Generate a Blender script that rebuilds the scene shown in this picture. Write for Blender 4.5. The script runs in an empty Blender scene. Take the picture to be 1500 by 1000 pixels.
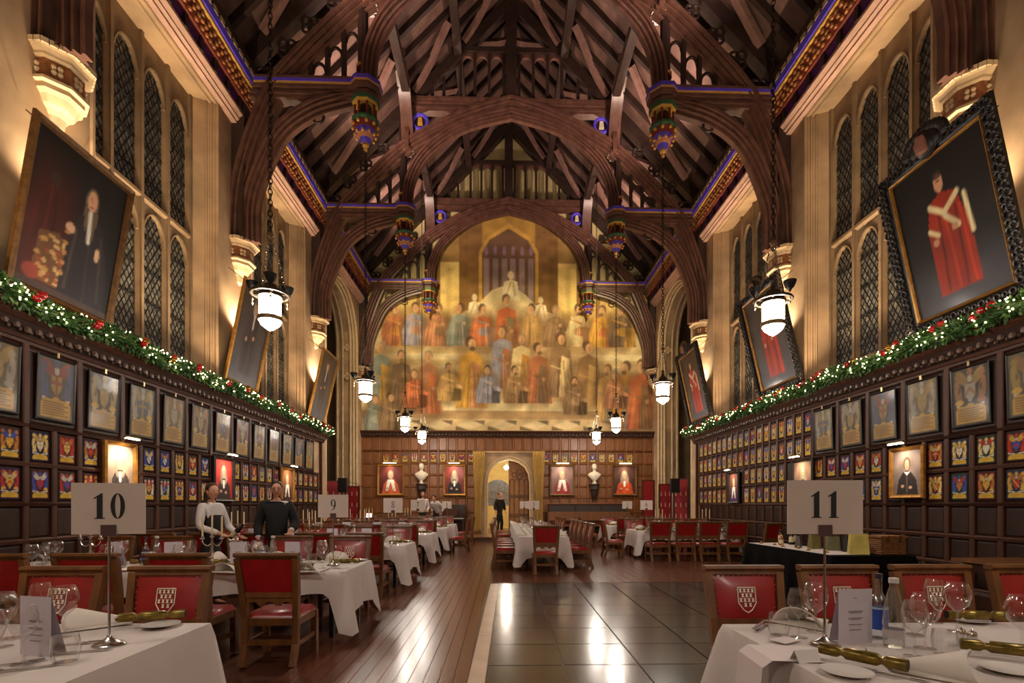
import bpy, math, random
import numpy as np
from mathutils import Vector, Matrix
pi=math.pi
RND=random.Random(11)
scene=bpy.context.scene
col=scene.collection
# ---------------- camera ----------------
FPX,XP,YP,TH,CAMX,CAMH=748.0,756.0,738.5,0.0294,-0.357,1.55
cd=bpy.data.cameras.new('camera'); cam=bpy.data.objects.new('camera',cd); col.objects.link(cam)
cd.sensor_width=36.0; cd.lens=FPX/1500*36.0
cd.shift_x=(750-XP)/1500; cd.shift_y=(YP-500)/1500
cd.clip_start=0.05; cd.clip_end=200
cam.location=(CAMX,0,CAMH); cam.rotation_euler=(pi/2,0,-TH)
scene.camera=cam
# ---------------- world, view ----------------
w=bpy.data.worlds.new('night'); scene.world=w; w.use_nodes=True
w.node_tree.nodes['Background'].inputs[0].default_value=(0.02,0.025,0.05,1)
w.node_tree.nodes['Background'].inputs[1].default_value=0.25
vs=scene.view_settings; vs.view_transform='Standard'; vs.look='None'; vs.gamma=1; vs.use_curve_mapping=False
vs.exposure=0.3
cy=scene.cycles
cy.use_denoising=True; cy.max_bounces=6; cy.diffuse_bounces=3; cy.glossy_bounces=3; cy.transmission_bounces=4; cy.transparent_max_bounces=24
cy.caustics_reflective=False; cy.caustics_refractive=False; cy.sample_clamp_indirect=4.0
cy.use_light_tree=True
# ---------------- lights of the hall ----------------
def lamp(kind,loc,energy,color,aim=None,**kw):
    d=bpy.data.lights.new('lamp_'+kind.lower(),kind); d.energy=energy; d.color=color
    for k,v in kw.items(): setattr(d,k,v)
    o=bpy.data.objects.new('lamp_light',d); col.objects.link(o); o.location=loc
    if aim is not None:
        o.rotation_euler=(Vector(aim)-Vector(loc)).to_track_quat('-Z','Y').to_euler()
    return o
WARM=(1.0,0.76,0.49); WARM2=(1.0,0.80,0.55); PINK=(1.0,0.74,0.60); WHITE=(1.0,0.86,0.72)
TR=[7.5,12.7,17.9,23.75]      # truss positions along the hall
BAYC=[10.1,15.3]              # window bay centres
HW=6.85                       # half width of hall
E_CORBEL,E_SILL,E_MURAL,E_ROOF,E_LANT,E_PORT=290,75,1050,600,112,20
for sg in (-1,1):
    for k,y in enumerate(TR[:3]):
        # uplighter standing behind each leaning painting
        lamp('SPOT',(sg*6.62,y+0.1,5.75),E_CORBEL,WARM2,aim=(sg*6.55,y+0.1,9.0),spot_size=2.6,spot_blend=.7,shadow_soft_size=.08)
    for y in BAYC+[4.9]:
        lamp('AREA',(sg*6.68,y,4.4),E_SILL,WARM,aim=(sg*6.85,y,10),shape='RECTANGLE',size=3.2,size_y=.12,spread=1.5)
    lamp('SPOT',(sg*4.6,18.35,12.0),E_MURAL,(1.0,.78,.45),aim=(sg*2.6,24,7.6),spot_size=1.75,spot_blend=.8,shadow_soft_size=.15)
    for y in (-.3,4.9,10.1,15.3,20.8):
        # unseen uplights between the trusses, no fixture built, washing the roof
        lamp('SPOT',(sg*4.4,y,12.05),E_ROOF,PINK,aim=(sg*2.2,y,17),spot_size=2.5,spot_blend=.6,shadow_soft_size=.2)
lamp('POINT',(-.1,25.4,3.6),130,WHITE,shadow_soft_size=.1)
# ---------------- helpers ----------------
def lin(c):
    return tuple(((x/255)/12.92 if x/255<=.04045 else ((x/255+.055)/1.055)**2.4) for x in c)
MATS={}
def M(name,c,rough=.5,metal=0.,var=.25,scale=6.,stretch=(1,1,1),bump=0.,c2=None,spec=.5,coat=0.,emis=0.,rnd=.0,detail=4.):
    if name in MATS: return MATS[name]
    m=bpy.data.materials.new(name); m.use_nodes=True; nt=m.node_tree; n=nt.nodes; l=nt.links
    b=n['Principled BSDF']; b.inputs['Roughness'].default_value=rough; b.inputs['Metallic'].default_value=metal
    b.inputs['Specular IOR Level'].default_value=spec; b.inputs['Coat Weight'].default_value=coat; b.inputs['Coat Roughness'].default_value=.15
    a=lin(c); d=lin(c2) if c2 else tuple(x*(1-var) for x in a)
    if not c2: a=tuple(min(1,x*(1+var*.6)) for x in a)
    tc=n.new('ShaderNodeTexCoord'); mp=n.new('ShaderNodeMapping'); mp.inputs['Scale'].default_value=stretch
    ns=n.new('ShaderNodeTexNoise'); ns.inputs['Scale'].default_value=scale; ns.inputs['Detail'].default_value=detail
    rp=n.new('ShaderNodeValToRGB'); rp.color_ramp.elements[0].position=.3; rp.color_ramp.elements[1].position=.7
    rp.color_ramp.elements[0].color=(*d,1); rp.color_ramp.elements[1].color=(*a,1)
    l.new(tc.outputs['Object'],mp.inputs['Vector']); l.new(mp.outputs[0],ns.inputs['Vector']); l.new(ns.outputs['Fac'],rp.inputs['Fac'])
    out=rp.outputs['Color']
    if rnd:
        oi=n.new('ShaderNodeObjectInfo'); mr=n.new('ShaderNodeMapRange'); mr.inputs['To Min'].default_value=1-rnd; mr.inputs['To Max'].default_value=1+rnd
        hs=n.new('ShaderNodeHueSaturation'); l.new(oi.outputs['Random'],mr.inputs['Value']); l.new(mr.outputs[0],hs.inputs['Value']); l.new(out,hs.inputs['Color']); out=hs.outputs['Color']
    l.new(out,b.inputs['Base Color'])
    if bump:
        bp=n.new('ShaderNodeBump'); bp.inputs['Strength'].default_value=bump; bp.inputs['Distance'].default_value=.02
        l.new(ns.outputs['Fac'],bp.inputs['Height']); l.new(bp.outputs[0],b.inputs['Normal'])
    if emis:
        b.inputs['Emission Color'].default_value=(*lin(c),1); b.inputs['Emission Strength'].default_value=emis
    MATS[name]=m; return m
def paint_mat(name,rough=.6,coat=0.):
    if name in MATS: return MATS[name]
    m=bpy.data.materials.new(name); m.use_nodes=True; nt=m.node_tree
    b=nt.nodes['Principled BSDF']; b.inputs['Roughness'].default_value=rough; b.inputs['Coat Weight'].default_value=coat; b.inputs['Coat Roughness'].default_value=.12
    b.inputs['Specular IOR Level'].default_value=.3
    a=nt.nodes.new('ShaderNodeVertexColor'); a.layer_name='Col'; nt.links.new(a.outputs['Color'],b.inputs['Base Color'])
    MATS[name]=m; return m
def glass_mat(name,tint=(1,1,1),rough=.02,base=.0,ior=1.25):
    if name in MATS: return MATS[name]
    m=bpy.data.materials.new(name); m.use_nodes=True; nt=m.node_tree; n=nt.nodes; l=nt.links
    n.remove(n['Principled BSDF']); o=n['Material Output']
    tr=n.new('ShaderNodeBsdfTransparent'); tr.inputs[0].default_value=(*tint,1)
    gl=n.new('ShaderNodeBsdfGlossy'); gl.inputs['Roughness'].default_value=rough
    fr=n.new('ShaderNodeLayerWeight'); fr.inputs['Blend'].default_value=.5
    pw=n.new('ShaderNodeMath'); pw.operation='POWER'; pw.inputs[1].default_value=2.2; mu=n.new('ShaderNodeMath'); mu.operation='MULTIPLY_ADD'; mu.inputs[1].default_value=.9; mu.inputs[2].default_value=.12+base+(ior-1.22)*.5
    l.new(fr.outputs['Facing'],pw.inputs[0]); l.new(pw.outputs[0],mu.inputs[0])
    mx=n.new('ShaderNodeMixShader'); l.new(mu.outputs[0],mx.inputs[0]); l.new(tr.outputs[0],mx.inputs[1]); l.new(gl.outputs[0],mx.inputs[2]); l.new(mx.outputs[0],o.inputs[0])
    MATS[name]=m; return m
def emit_mat(name,c,s):
    if name in MATS: return MATS[name]
    m=bpy.data.materials.new(name); m.use_nodes=True; nt=m.node_tree; n=nt.nodes
    n.remove(n['Principled BSDF']); e=n.new('ShaderNodeEmission'); e.inputs[0].default_value=(*c,1); e.inputs[1].default_value=s
    nt.links.new(e.outputs[0],n['Material Output'].inputs[0]); MATS[name]=m; return m
class MB:
    def __init__(s): s.v=[]; s.f=[]
    def add(s,v,f):
        o=len(s.v); s.v+=[tuple(p) for p in v]; s.f+=[tuple(i+o for i in q) for q in f]; return s
    def box(s,x0,x1,y0,y1,z0,z1,tx=0,ty=0):   # tx,ty: inset of the top face
        return s.add([(x0,y0,z0),(x1,y0,z0),(x1,y1,z0),(x0,y1,z0),(x0+tx,y0+ty,z1),(x1-tx,y0+ty,z1),(x1-tx,y1-ty,z1),(x0+tx,y1-ty,z1)],
            [(3,2,1,0),(4,5,6,7),(0,1,5,4),(1,2,6,5),(2,3,7,6),(3,0,4,7)])
    def bar(s,a,b,w,h,up=(0,0,1)):            # box beam from a to b
        a=Vector(a);b=Vector(b);t=(b-a).normalized();u=Vector(up)
        sd=t.cross(u)
        if sd.length<1e-4: sd=t.cross(Vector((1,0,0)))
        sd.normalize(); n=sd.cross(t)
        v=[p+sd*i*w/2+n*j*h/2 for p in (a,b) for i,j in((-1,-1),(1,-1),(1,1),(-1,1))]
        return s.add(v,[(3,2,1,0),(4,5,6,7),(0,1,5,4),(1,2,6,5),(2,3,7,6),(3,0,4,7)])
    def prism(s,poly,a,b,ax='y'):             # 2-D polygon extruded along an axis
        n=len(poly)
        def P(p,t): return {'y':(p[0],t,p[1]),'x':(t,p[0],p[1]),'z':(p[0],p[1],t)}[ax]
        v=[P(p,a) for p in poly]+[P(p,b) for p in poly]
        return s.add(v,[tuple(range(n-1,-1,-1)),tuple(range(n,2*n))]+[(i,(i+1)%n,n+(i+1)%n,n+i) for i in range(n)])
    def lathe(s,prof,n=16,c=(0,0,0),a0=0.,sq=1.,closed=True):
        v=[];f=[]
        for r,z in prof:
            for i in range(n):
                t=a0+2*pi*i/n; v.append((c[0]+r*math.cos(t),c[1]+r*sq*math.sin(t),c[2]+z))
        for k in range(len(prof)-1):
            for i in range(n):
                j=(i+1)%n; f.append((k*n+i,k*n+j,(k+1)*n+j,(k+1)*n+i))
        if closed:
            if prof[0][0]>1e-4: f.append(tuple(range(n-1,-1,-1)))
            if prof[-1][0]>1e-4: f.append(tuple(range((len(prof)-1)*n,len(prof)*n)))
        return s.add(v,f)
    def tube(s,pts,r,n=6,cap=True):
        pts=[Vector(p) for p in pts]; m=len(pts); rr=r if isinstance(r,(list,tuple)) else [r]*m
        v=[];f=[];prev=None
        for k in range(m):
            t=(pts[min(k+1,m-1)]-pts[max(k-1,0)]); t=t.normalized() if t.length>1e-9 else Vector((0,0,1))
            if prev is None:
                u=Vector((0,0,1)) if abs(t.z)<.9 else Vector((1,0,0)); a=t.cross(u).normalized()
            else:
                a=prev-t*prev.dot(t); a=a.normalized() if a.length>1e-6 else t.orthogonal().normalized()
            prev=a; b=t.cross(a)
            for i in range(n):
                q=2*pi*i/n; v.append(pts[k]+a*rr[k]*math.cos(q)+b*rr[k]*math.sin(q))
        for k in range(m-1):
            for i in range(n):
                j=(i+1)%n; f.append((k*n+i,k*n+j,(k+1)*n+j,(k+1)*n+i))
        if cap: f+= [tuple(range(n-1,-1,-1)),tuple(range((m-1)*n,m*n))]
        return s.add(v,f)
    def sweep(s,path,prof,flip=1):            # path [(x,z)] in a vertical plane, profile [(depth towards intrados, y)] closed
        P=[Vector((p[0],0,p[1])) for p in path]; m=len(P); n=len(prof); v=[];f=[]
        for k in range(m):
            t=(P[min(k+1,m-1)]-P[max(k-1,0)]).normalized(); nn=Vector((t.z,0,-t.x))*flip
            for d,y in prof: v.append(P[k]+nn*d+Vector((0,y,0)))
        for k in range(m-1):
            for i in range(n):
                j=(i+1)%n; f.append((k*n+i,k*n+j,(k+1)*n+j,(k+1)*n+i))
        f+=[tuple(range(n-1,-1,-1)),tuple(range((m-1)*n,m*n))]
        return s.add(v,f)
    def ball(s,c,r,n=8,m=6,sc=(1,1,1)):
        pr=[(r*math.sin(pi*k/m),-r*math.cos(pi*k/m)) for k in range(m+1)]
        o=len(s.v); s.lathe(pr,n,(0,0,0),closed=False)
        for i in range(o,len(s.v)):
            p=s.v[i]; s.v[i]=(p[0]*sc[0]+c[0],p[1]*sc[1]+c[1],p[2]*sc[2]+c[2])
        return s
    def torus(s,c,R,r,n=16,m=6,axis='y'):
        v=[];f=[]
        for i in range(n):
            a=2*pi*i/n
            for j in range(m):
                b=2*pi*j/m; q=R+r*math.cos(b); p=(q*math.cos(a),r*math.sin(b),q*math.sin(a))
                p={'y':p,'z':(p[0],p[2],p[1]),'x':(p[1],p[0],p[2])}[axis]
                v.append((p[0]+c[0],p[1]+c[1],p[2]+c[2]))
        for i in range(n):
            for j in range(m):
                f.append((i*m+j,i*m+(j+1)%m,((i+1)%n)*m+(j+1)%m,((i+1)%n)*m+j))
        return s.add(v,f)
    def mirror_x(s):
        n=len(s.v); s.v+=[(-p[0],p[1],p[2]) for p in s.v]; s.f+=[tuple(i+n for i in reversed(q)) for q in s.f]; return s
    def mesh(s,name,m,smooth=True,ang=35):
        me=bpy.data.meshes.new(name); me.from_pydata(s.v,[],s.f)
        if m: me.materials.append(m)
        fix_normals(me)
        if smooth:
            me.polygons.foreach_set('use_smooth',[True]*len(me.polygons)); me.set_sharp_from_angle(angle=math.radians(ang))
        return me
    def build(s,name,m,parent=None,loc=(0,0,0),rotz=0.,smooth=True,ang=35):
        return link(name,s.mesh(name,m,smooth,ang),parent,loc,rotz)
import bmesh
def fix_normals(me):
    bm=bmesh.new(); bm.from_mesh(me); bmesh.ops.recalc_face_normals(bm,faces=bm.faces); bm.to_mesh(me); bm.free()
def link(name,me,parent=None,loc=(0,0,0),rotz=0.):
    o=bpy.data.objects.new(name,me); col.objects.link(o); o.location=loc; o.rotation_euler=(0,0,rotz)
    if parent is not None: o.parent=parent
    return o
def tag(o,label=None,cat=None,group=None,kind=None):
    if label: o['label']=label
    if cat: o['category']=cat
    if group: o['group']=group
    if kind: o['kind']=kind
    return o
def thing(name,label,cat,loc=(0,0,0),rotz=0.,group=None,kind=None):
    o=link(name,None,None,loc,rotz); o.empty_display_size=.1
    return tag(o,label,cat,group,kind)
KIDS={}
def kids(o):
    return [c for c in o.children]
def copy_tree(o,loc=None,rotz=None,label=None,group=None,parent=None):
    c=o.copy(); col.objects.link(c)
    if parent is not None: c.parent=parent
    if loc is not None: c.location=loc
    if rotz is not None: c.rotation_euler=(0,0,rotz)
    if label: c['label']=label
    if group: c['group']=group
    for ch in kids(o): copy_tree(ch,parent=c)
    return c
class Proto:      # first use places the original, later uses copy it
    def __init__(s,root): s.root=root; s.used=False; s.snap=None
    def put(s,loc,rotz=0.,label=None,group=None):
        if not s.used:
            s.used=True; o=s.root; o.location=loc; o.rotation_euler=(0,0,rotz)
            if label: o['label']=label
            if group: o['group']=group
            return o
        return copy_tree(s.root,loc,rotz,label,group)
def spline(pts,n=6):
    P=[Vector(p if len(p)==3 else (p[0],p[1],0)) for p in pts]; out=[]
    for i in range(len(P)-1):
        p0=P[i-1] if i else P[0]*2-P[1]; p1=P[i]; p2=P[i+1]; p3=P[i+2] if i+2<len(P) else P[-1]*2-P[-2]
        for k in range(n):
            t=k/n; out.append(.5*((2*p1)+(p2-p0)*t+(2*p0-5*p1+4*p2-p3)*t*t+(3*p1-p0-3*p2+p3)*t**3))
    out.append(P[-1])
    return [tuple(p) for p in out] if len(pts[0])==3 else [(p.x,p.y) for p in out]
ORD=['first','second','third','fourth','fifth','sixth','seventh','eighth','ninth','tenth','eleventh','twelfth','thirteenth','fourteenth','fifteenth','sixteenth','seventeenth','eighteenth','nineteenth','twentieth']
def ordw(i):
    if i<20: return ORD[i]
    t={2:'twenty',3:'thirty',4:'forty'}[(i+1)//10]; u=(i+1)%10
    return t+'-'+ORD[u-1] if u else {2:'twentieth',3:'thirtieth',4:'fortieth'}[(i+1)//10]
# ---- materials shared by many things
STONE=M('pale_stone',(180,148,112),rough=.85,var=.45,scale=1.1,bump=.15,detail=8)
STONE2=M('carved_stone',(202,174,134),rough=.8,var=.18,scale=5,bump=.1)
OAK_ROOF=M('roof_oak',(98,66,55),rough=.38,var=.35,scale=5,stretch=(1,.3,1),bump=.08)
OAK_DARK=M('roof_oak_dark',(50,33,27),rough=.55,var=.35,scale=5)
BOARD=M('roof_board',(104,76,66),rough=.75,var=.3,scale=3,rnd=.12)
BRACE=M('brace_oak',(126,92,82),rough=.6,var=.25,scale=5)
PURPLE=M('purple_paint',(92,70,214),rough=.5,var=.1)
GOLD=M('gold_paint',(226,176,84),rough=.4,var=.15,metal=.3)
GREEN=M('green_paint',(52,96,62),rough=.5,var=.1)
REDP=M('red_paint',(128,50,36),rough=.5,var=.15)
ORANGE=M('gilded_carving',(112,46,30),rough=.5,var=.4,scale=14)
MAG=M('magenta_paint',(88,30,96),rough=.6,var=.4,scale=9)
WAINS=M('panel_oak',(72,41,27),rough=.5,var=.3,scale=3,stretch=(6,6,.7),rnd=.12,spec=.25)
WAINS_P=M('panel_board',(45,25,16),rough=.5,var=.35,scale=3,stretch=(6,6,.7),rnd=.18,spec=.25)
WAINS_F=M('end_panel_oak',(122,74,36),rough=.42,var=.3,scale=3,stretch=(6,6,.7),rnd=.15)
CARVE=M('dark_carved_oak',(50,32,25),rough=.5,var=.4,scale=20)
BLACKF=M('black_carved_frame',(26,20,17),rough=.4,var=.4,scale=10)
GILT=M('gilt_frame',(168,118,50),rough=.38,metal=.55,var=.35,scale=12)
GILT_D=M('old_gilt_frame',(112,76,36),rough=.42,metal=.4,var=.4,scale=14)
IRON=M('dark_iron',(38,34,32),rough=.45,metal=.7,var=.2)
SILVER=M('silver_plate',(206,200,192),rough=.18,metal=1,var=.05)
STEEL=M('polished_steel',(190,186,180),rough=.22,metal=1,var=.05)
BRASS=M('aged_brass',(150,128,92),rough=.32,metal=.8,var=.2)
PAINT=paint_mat('oil_paint',rough=.5,coat=.12)
PAINTM=paint_mat('matt_paint',rough=.85)
# =============== shell of the hall ===============
ZH=10.72
def struct(o): o['kind']='structure'; return o
FLOORW=M('floor_oak',(84,48,34),rough=.28,var=.4,scale=2.2,stretch=(7,.5,1),coat=.1,spec=.5)
struct(MB().box(-9.8,9.8,-9.0,30,-.3,-.012).build('floor',FLOORW))
floor=bpy.data.objects['floor']
# oak floor boards that can be told apart (aisle and the open floor by the dais)
PLANK=M('floor_board',(108,64,44),rough=.26,var=.35,scale=2.0,stretch=(9,.4,1),coat=.08,rnd=.14)
pm={}
def plank(x0,x1,y0,y1):
    k=(round(x1-x0,3),round(y1-y0,3))
    if k not in pm: pm[k]=MB().box(-k[0]/2+.002,k[0]/2-.002,-k[1]/2+.003,k[1]/2-.003,-.012,0,.001,.001).mesh('floor_board',PLANK,False)
    link('floor_board',pm[k],floor,((x0+x1)/2,(y0+y1)/2,0))
for i in range(13):
    x0=-2.34+.13*i; off=(i*1.37)%2.6
    ys=[2.2]+[2.2+off+2.6*k for k in range(1,8) if 2.2+off+2.6*k<20.7]+[21.04]
    for a,b in zip(ys,ys[1:]): plank(x0,x0+.13,a,b)
for i in range(32):
    x0=-.5+.2*i; off=(i*1.7)%3.1
    ys=[10.1]+[10.1+off+3.1*k for k in range(1,4) if 10.1+off+3.1*k<20.6]+[21.04]
    for a,b in zip(ys,ys[1:]): plank(x0,x0+.2,a,b)
# dark stone slabs, with a pale border strip, set a degree askew of the hall
SLAB=M('dark_slab',(66,61,55),rough=.2,var=.35,scale=1.3,detail=8,coat=.1,rnd=.32)
tm=MB().box(-.3605,.3605,-.3605,.3605,-.012,0,.003,.003).mesh('floor_slab',SLAB,False)
for i in range(9):
    for j in range(11):
        x=-.5+.735*(i+.5); y=10.06-.735*(j+.5)
        o=link('floor_slab',tm,floor,(x+.016*(y-4.43),y,0),-.016)
BORD=M('border_strip',(206,182,160),rough=.3,var=.15,scale=3,rnd=.1)
bmsh=MB().box(-.075,.075,-.98,.98,-.012,.002).mesh('border_strip',BORD,False)
for k in range(4):
    y=9.0-1.97*k; link('border_strip',bmsh,floor,(-.575+.016*(y-4.43),y,0),-.016)
# dais at the end of the hall
d=MB().box(-8.6,8.6,21.05,24.1,0,.2).build('floor_dais',M('dais_oak',(112,74,52),rough=.3,var=.35,scale=2,stretch=(7,.6,1),coat=.3)); struct(d)
MB().box(-8.6,8.6,21.0,21.05,.16,.205).build('nosing',WAINS_F,d)
# ---- side walls with splayed window openings
def side_wall(sg,name):
    b=MB(); X=lambda x:sg*x
    def bx(x0,x1,*r): b.box(min(X(x0),X(x1)),max(X(x0),X(x1)),*r)
    bx(6.85,7.95,-9.0,18.8,0,4.4); bx(6.85,7.95,-9.0,18.8,ZH,12.5)
    cs=[4.9]+BAYC
    ed=[(-9.0,cs[0])]+list(zip(cs,cs[1:]))+[(cs[-1],None)]
    for a,c in ed:
        y0=a+1.8 if a!=-9.0 else -9.0; y1=c-1.8 if c else 18.8
        i0=a+1.56 if a!=-9.0 else -9.0; i1=c-1.56 if c else 18.8
        pl=[(X(6.85),y0),(X(6.85),y1),(X(7.38),i1),(X(7.95),i1),(X(7.95),i0),(X(7.38),i0)]
        b.prism(pl,4.4,ZH,'z')
    o=struct(b.build(name,STONE,smooth=False))
    # sloping sills and jamb mouldings
    for c in cs:
        s=MB(); s.prism([(X(6.80),4.36),(X(6.80),4.44),(X(7.4),4.72),(X(7.4),4.36)],c-1.8,c+1.8,'y'); s.build('sill',STONE,o,smooth=False)
        for e in (-1,1):
            s=MB()
            for q,(dx,r) in enumerate(((6.86,.05),(6.97,.035),(7.06,.03))):
                yy=c+e*(1.8-(dx-6.85)*.45); s.tube([(X(dx),yy,4.5),(X(dx),yy,ZH)],r,6)
            s.build('jamb_moulding',STONE,o)
        s=MB()
        for dx,z in ((6.87,ZH+.0),(6.98,ZH-.01)): s.tube([(X(dx),c-1.8,z),(X(dx),c+1.8,z)],.035,6)
        s.build('head_moulding',STONE,o)
    # arched opening to the oriel next to the dais
    b=MB(); yc=21.15; hw=2.05; sp=8.7
    def arch(hw,rise,z0,n=10):
        L=[]
        for k in range(n+1):
            t=k/n; L.append((yc+hw*(1-t)**1.0*math.cos(t*.0),0))
        pts=[]
        for k in range(n+1):
            a=k/n*pi/2; pts.append((yc+hw*math.cos(a)**.9,z0+rise*math.sin(a)**1.05))
        return pts+[(2*yc-p[0],p[1]) for p in reversed(pts[:-1])]
    pts=arch(hw,2.0,sp)
    poly=[(18.8,0),(18.8,12.5),(24.15,12.5),(24.15,0),(yc+hw,0)]+pts+[(yc-hw,0)]
    b.prism(poly,X(6.85),X(7.8),'x'); po=struct(b.build('wall_'+('left' if sg<0 else 'right')+'_oriel',STONE,smooth=False))
    for q,(dx,ex,r) in enumerate(((6.86,.02,.06),(6.98,-.06,.05),(7.1,-.1,.06),(7.45,-.1,.05),(7.7,-.04,.06))):
        p2=arch(hw+ex,2.0+ex,sp); s=MB()
        s.tube([(X(dx),yc+hw+ex,.2)]+[(X(dx),p[0],p[1]) for p in p2]+[(X(dx),yc-hw-ex,.2)],r,6); s.build('arch_moulding',STONE2,po)
    s=MB()
    for z in (7.3,8.6): 
        for e in (-1,1):
            for a in range(4):
                s.ball((X(7.28)+.1*math.cos(a*pi/2),yc+e*(hw-.03),z+.1*math.sin(a*pi/2)),.09,6,4)
    s.build('carved_rosette',STONE2,po)
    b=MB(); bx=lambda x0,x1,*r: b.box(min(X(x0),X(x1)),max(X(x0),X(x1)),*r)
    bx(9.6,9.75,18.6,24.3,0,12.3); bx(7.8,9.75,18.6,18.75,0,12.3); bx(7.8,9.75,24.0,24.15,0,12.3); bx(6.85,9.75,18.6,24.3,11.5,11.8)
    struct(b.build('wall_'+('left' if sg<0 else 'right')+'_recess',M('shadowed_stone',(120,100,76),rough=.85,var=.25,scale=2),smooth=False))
    return o
side_wall(-1,'wall_left'); side_wall(1,'wall_right')
b=MB().box(-8,8,-9.2,-9.0,0,20.5); struct(b.build('wall_back',STONE,smooth=False))
CREAM=M('cream_plaster',(222,200,140),rough=.85,var=.15,scale=2)
b=MB()
b.prism([(-7.9,0),(-1.0,0),(-1.0,2.6),(-.93,3.0),(-.75,3.32),(-.45,3.55),(0,3.68),(.45,3.55),(.75,3.32),(.93,3.0),(1.0,2.6),(1.0,0),(7.9,0),(7.9,12.3),(0,20.3),(-7.9,12.3)],24.02,24.5,'y')
struct(b.build('wall_far',CREAM,smooth=False))
# ---- windows
PANE=M('night_glass',(58,56,54),rough=.25,var=.6,scale=7,spec=.9,c2=(128,124,112))  # paler tone mixed into the colour stands for the lit hall's reflection
LEAD=M('window_lead',(24,22,20),rough=.5,var=.2)
WSTONE=M('mullion_stone',(138,112,82),rough=.8,var=.25,scale=3,bump=.1)
def pointed(y0,y1,z0,rise,n=6):
    c=(y0+y1)/2; h=(y1-y0)/2; pts=[]
    for k in range(n+1):
        a=k/n*pi/2; pts.append((c+h*math.cos(a),z0+rise*math.sin(a)))
    return pts+[(2*c-p[0],p[1]) for p in reversed(pts[:-1])]
def window_proto():
    root=struct(link('window_1',None)); z0,z1,zt=4.5,ZH,7.55; lw=.63
    ys=[-1.17,-.39,.39,1.17]
    for y in (-1.56,-.78,0,.78,1.56):
        MB().prism([(-.06,y-.07),(.03,y-.075),(.09,y-.035),(.13,y-.035),(.13,y+.035),(.09,y+.035),(.03,y+.075),(-.06,y+.07)],z0,z1,'z').build('mullion',WSTONE,root,smooth=False)
    MB().prism([(-.05,zt-.09),(.04,zt-.09),(.13,zt-.03),(.13,zt+.03),(.04,zt+.12),(-.05,zt+.12)],-1.56,1.56,'y').build('transom',WSTONE,root,smooth=False)
    hm=[]
    for zs,rise,top in ((6.85,.5,zt-.09),(9.72,.55,z1)):
        a=pointed(-lw/2,lw/2,zs,rise); b=MB(); b.prism([(-lw/2-.02,top),(-lw/2-.02,zs)]+[(p[0],p[1]) for p in reversed(a)]+[(lw/2+.02,zs),(lw/2+.02,top)],-.02,.07,'x')
        b.tube([(.07,p[0],p[1]) for p in a],.03,5); hm.append(b.mesh('arch_head',WSTONE,False))
    gm=[MB().box(-.012,0,-lw/2-.02,lw/2+.02,a,c).mesh('glass_pane',PANE,False) for a,c in ((z0,zt),(zt,z1))]
    def lattice(a,c):
        b=MB(); dw,dh=.135,.215; sl=dh/dw; n=int((c-a)/dh+lw/dw)+3
        for s in (-1,1):
            for k in range(-n,n*2):
                # line z = a + s*sl*(y)+k*dh
                pts=[]
                for y in (-lw/2,lw/2): pts.append((y,a+s*sl*y+k*dh))
                (ya,za),(yb,zb)=pts
                if max(za,zb)<a or min(za,zb)>c: continue
                def clip(y,z):
                    if z<a: return ((a-k*dh-a)/(s*sl),a)
                    if z>c: return ((c-k*dh-a)/(s*sl),c)
                    return (y,z)
                p=clip(ya,za); q=clip(yb,zb)
                if abs(p[0]-q[0])<.01: continue
                b.bar((.006,p[0],p[1]),(.006,q[0],q[1]),.012,.014,up=(1,0,0))
        z=a+.45
        while z<c: b.box(0,.03,-lw/2,lw/2,z-.012,z+.012); z+=.62
        return b.mesh('leading',LEAD,False)
    lm=[lattice(z0,zt),lattice(zt,10.2)]
    for y in ys:
        for k in range(2):
            link('arch_head',hm[k],root,(0,y,0)); g=link('glass_pane',gm[k],root,(0,y,0)); link('leading',lm[k],g,(0,0,0))
    return root
wp=window_proto(); wp.location=(-7.42,BAYC[0],0)
n=1
for sg,c in ((-1,BAYC[1]),(1,BAYC[0]),(1,BAYC[1]),(-1,4.9),(1,4.9)):
    n+=1; o=copy_tree(wp,(sg*7.42,c,0),0 if sg<0 else pi); o.name='window_%d'%n
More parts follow.
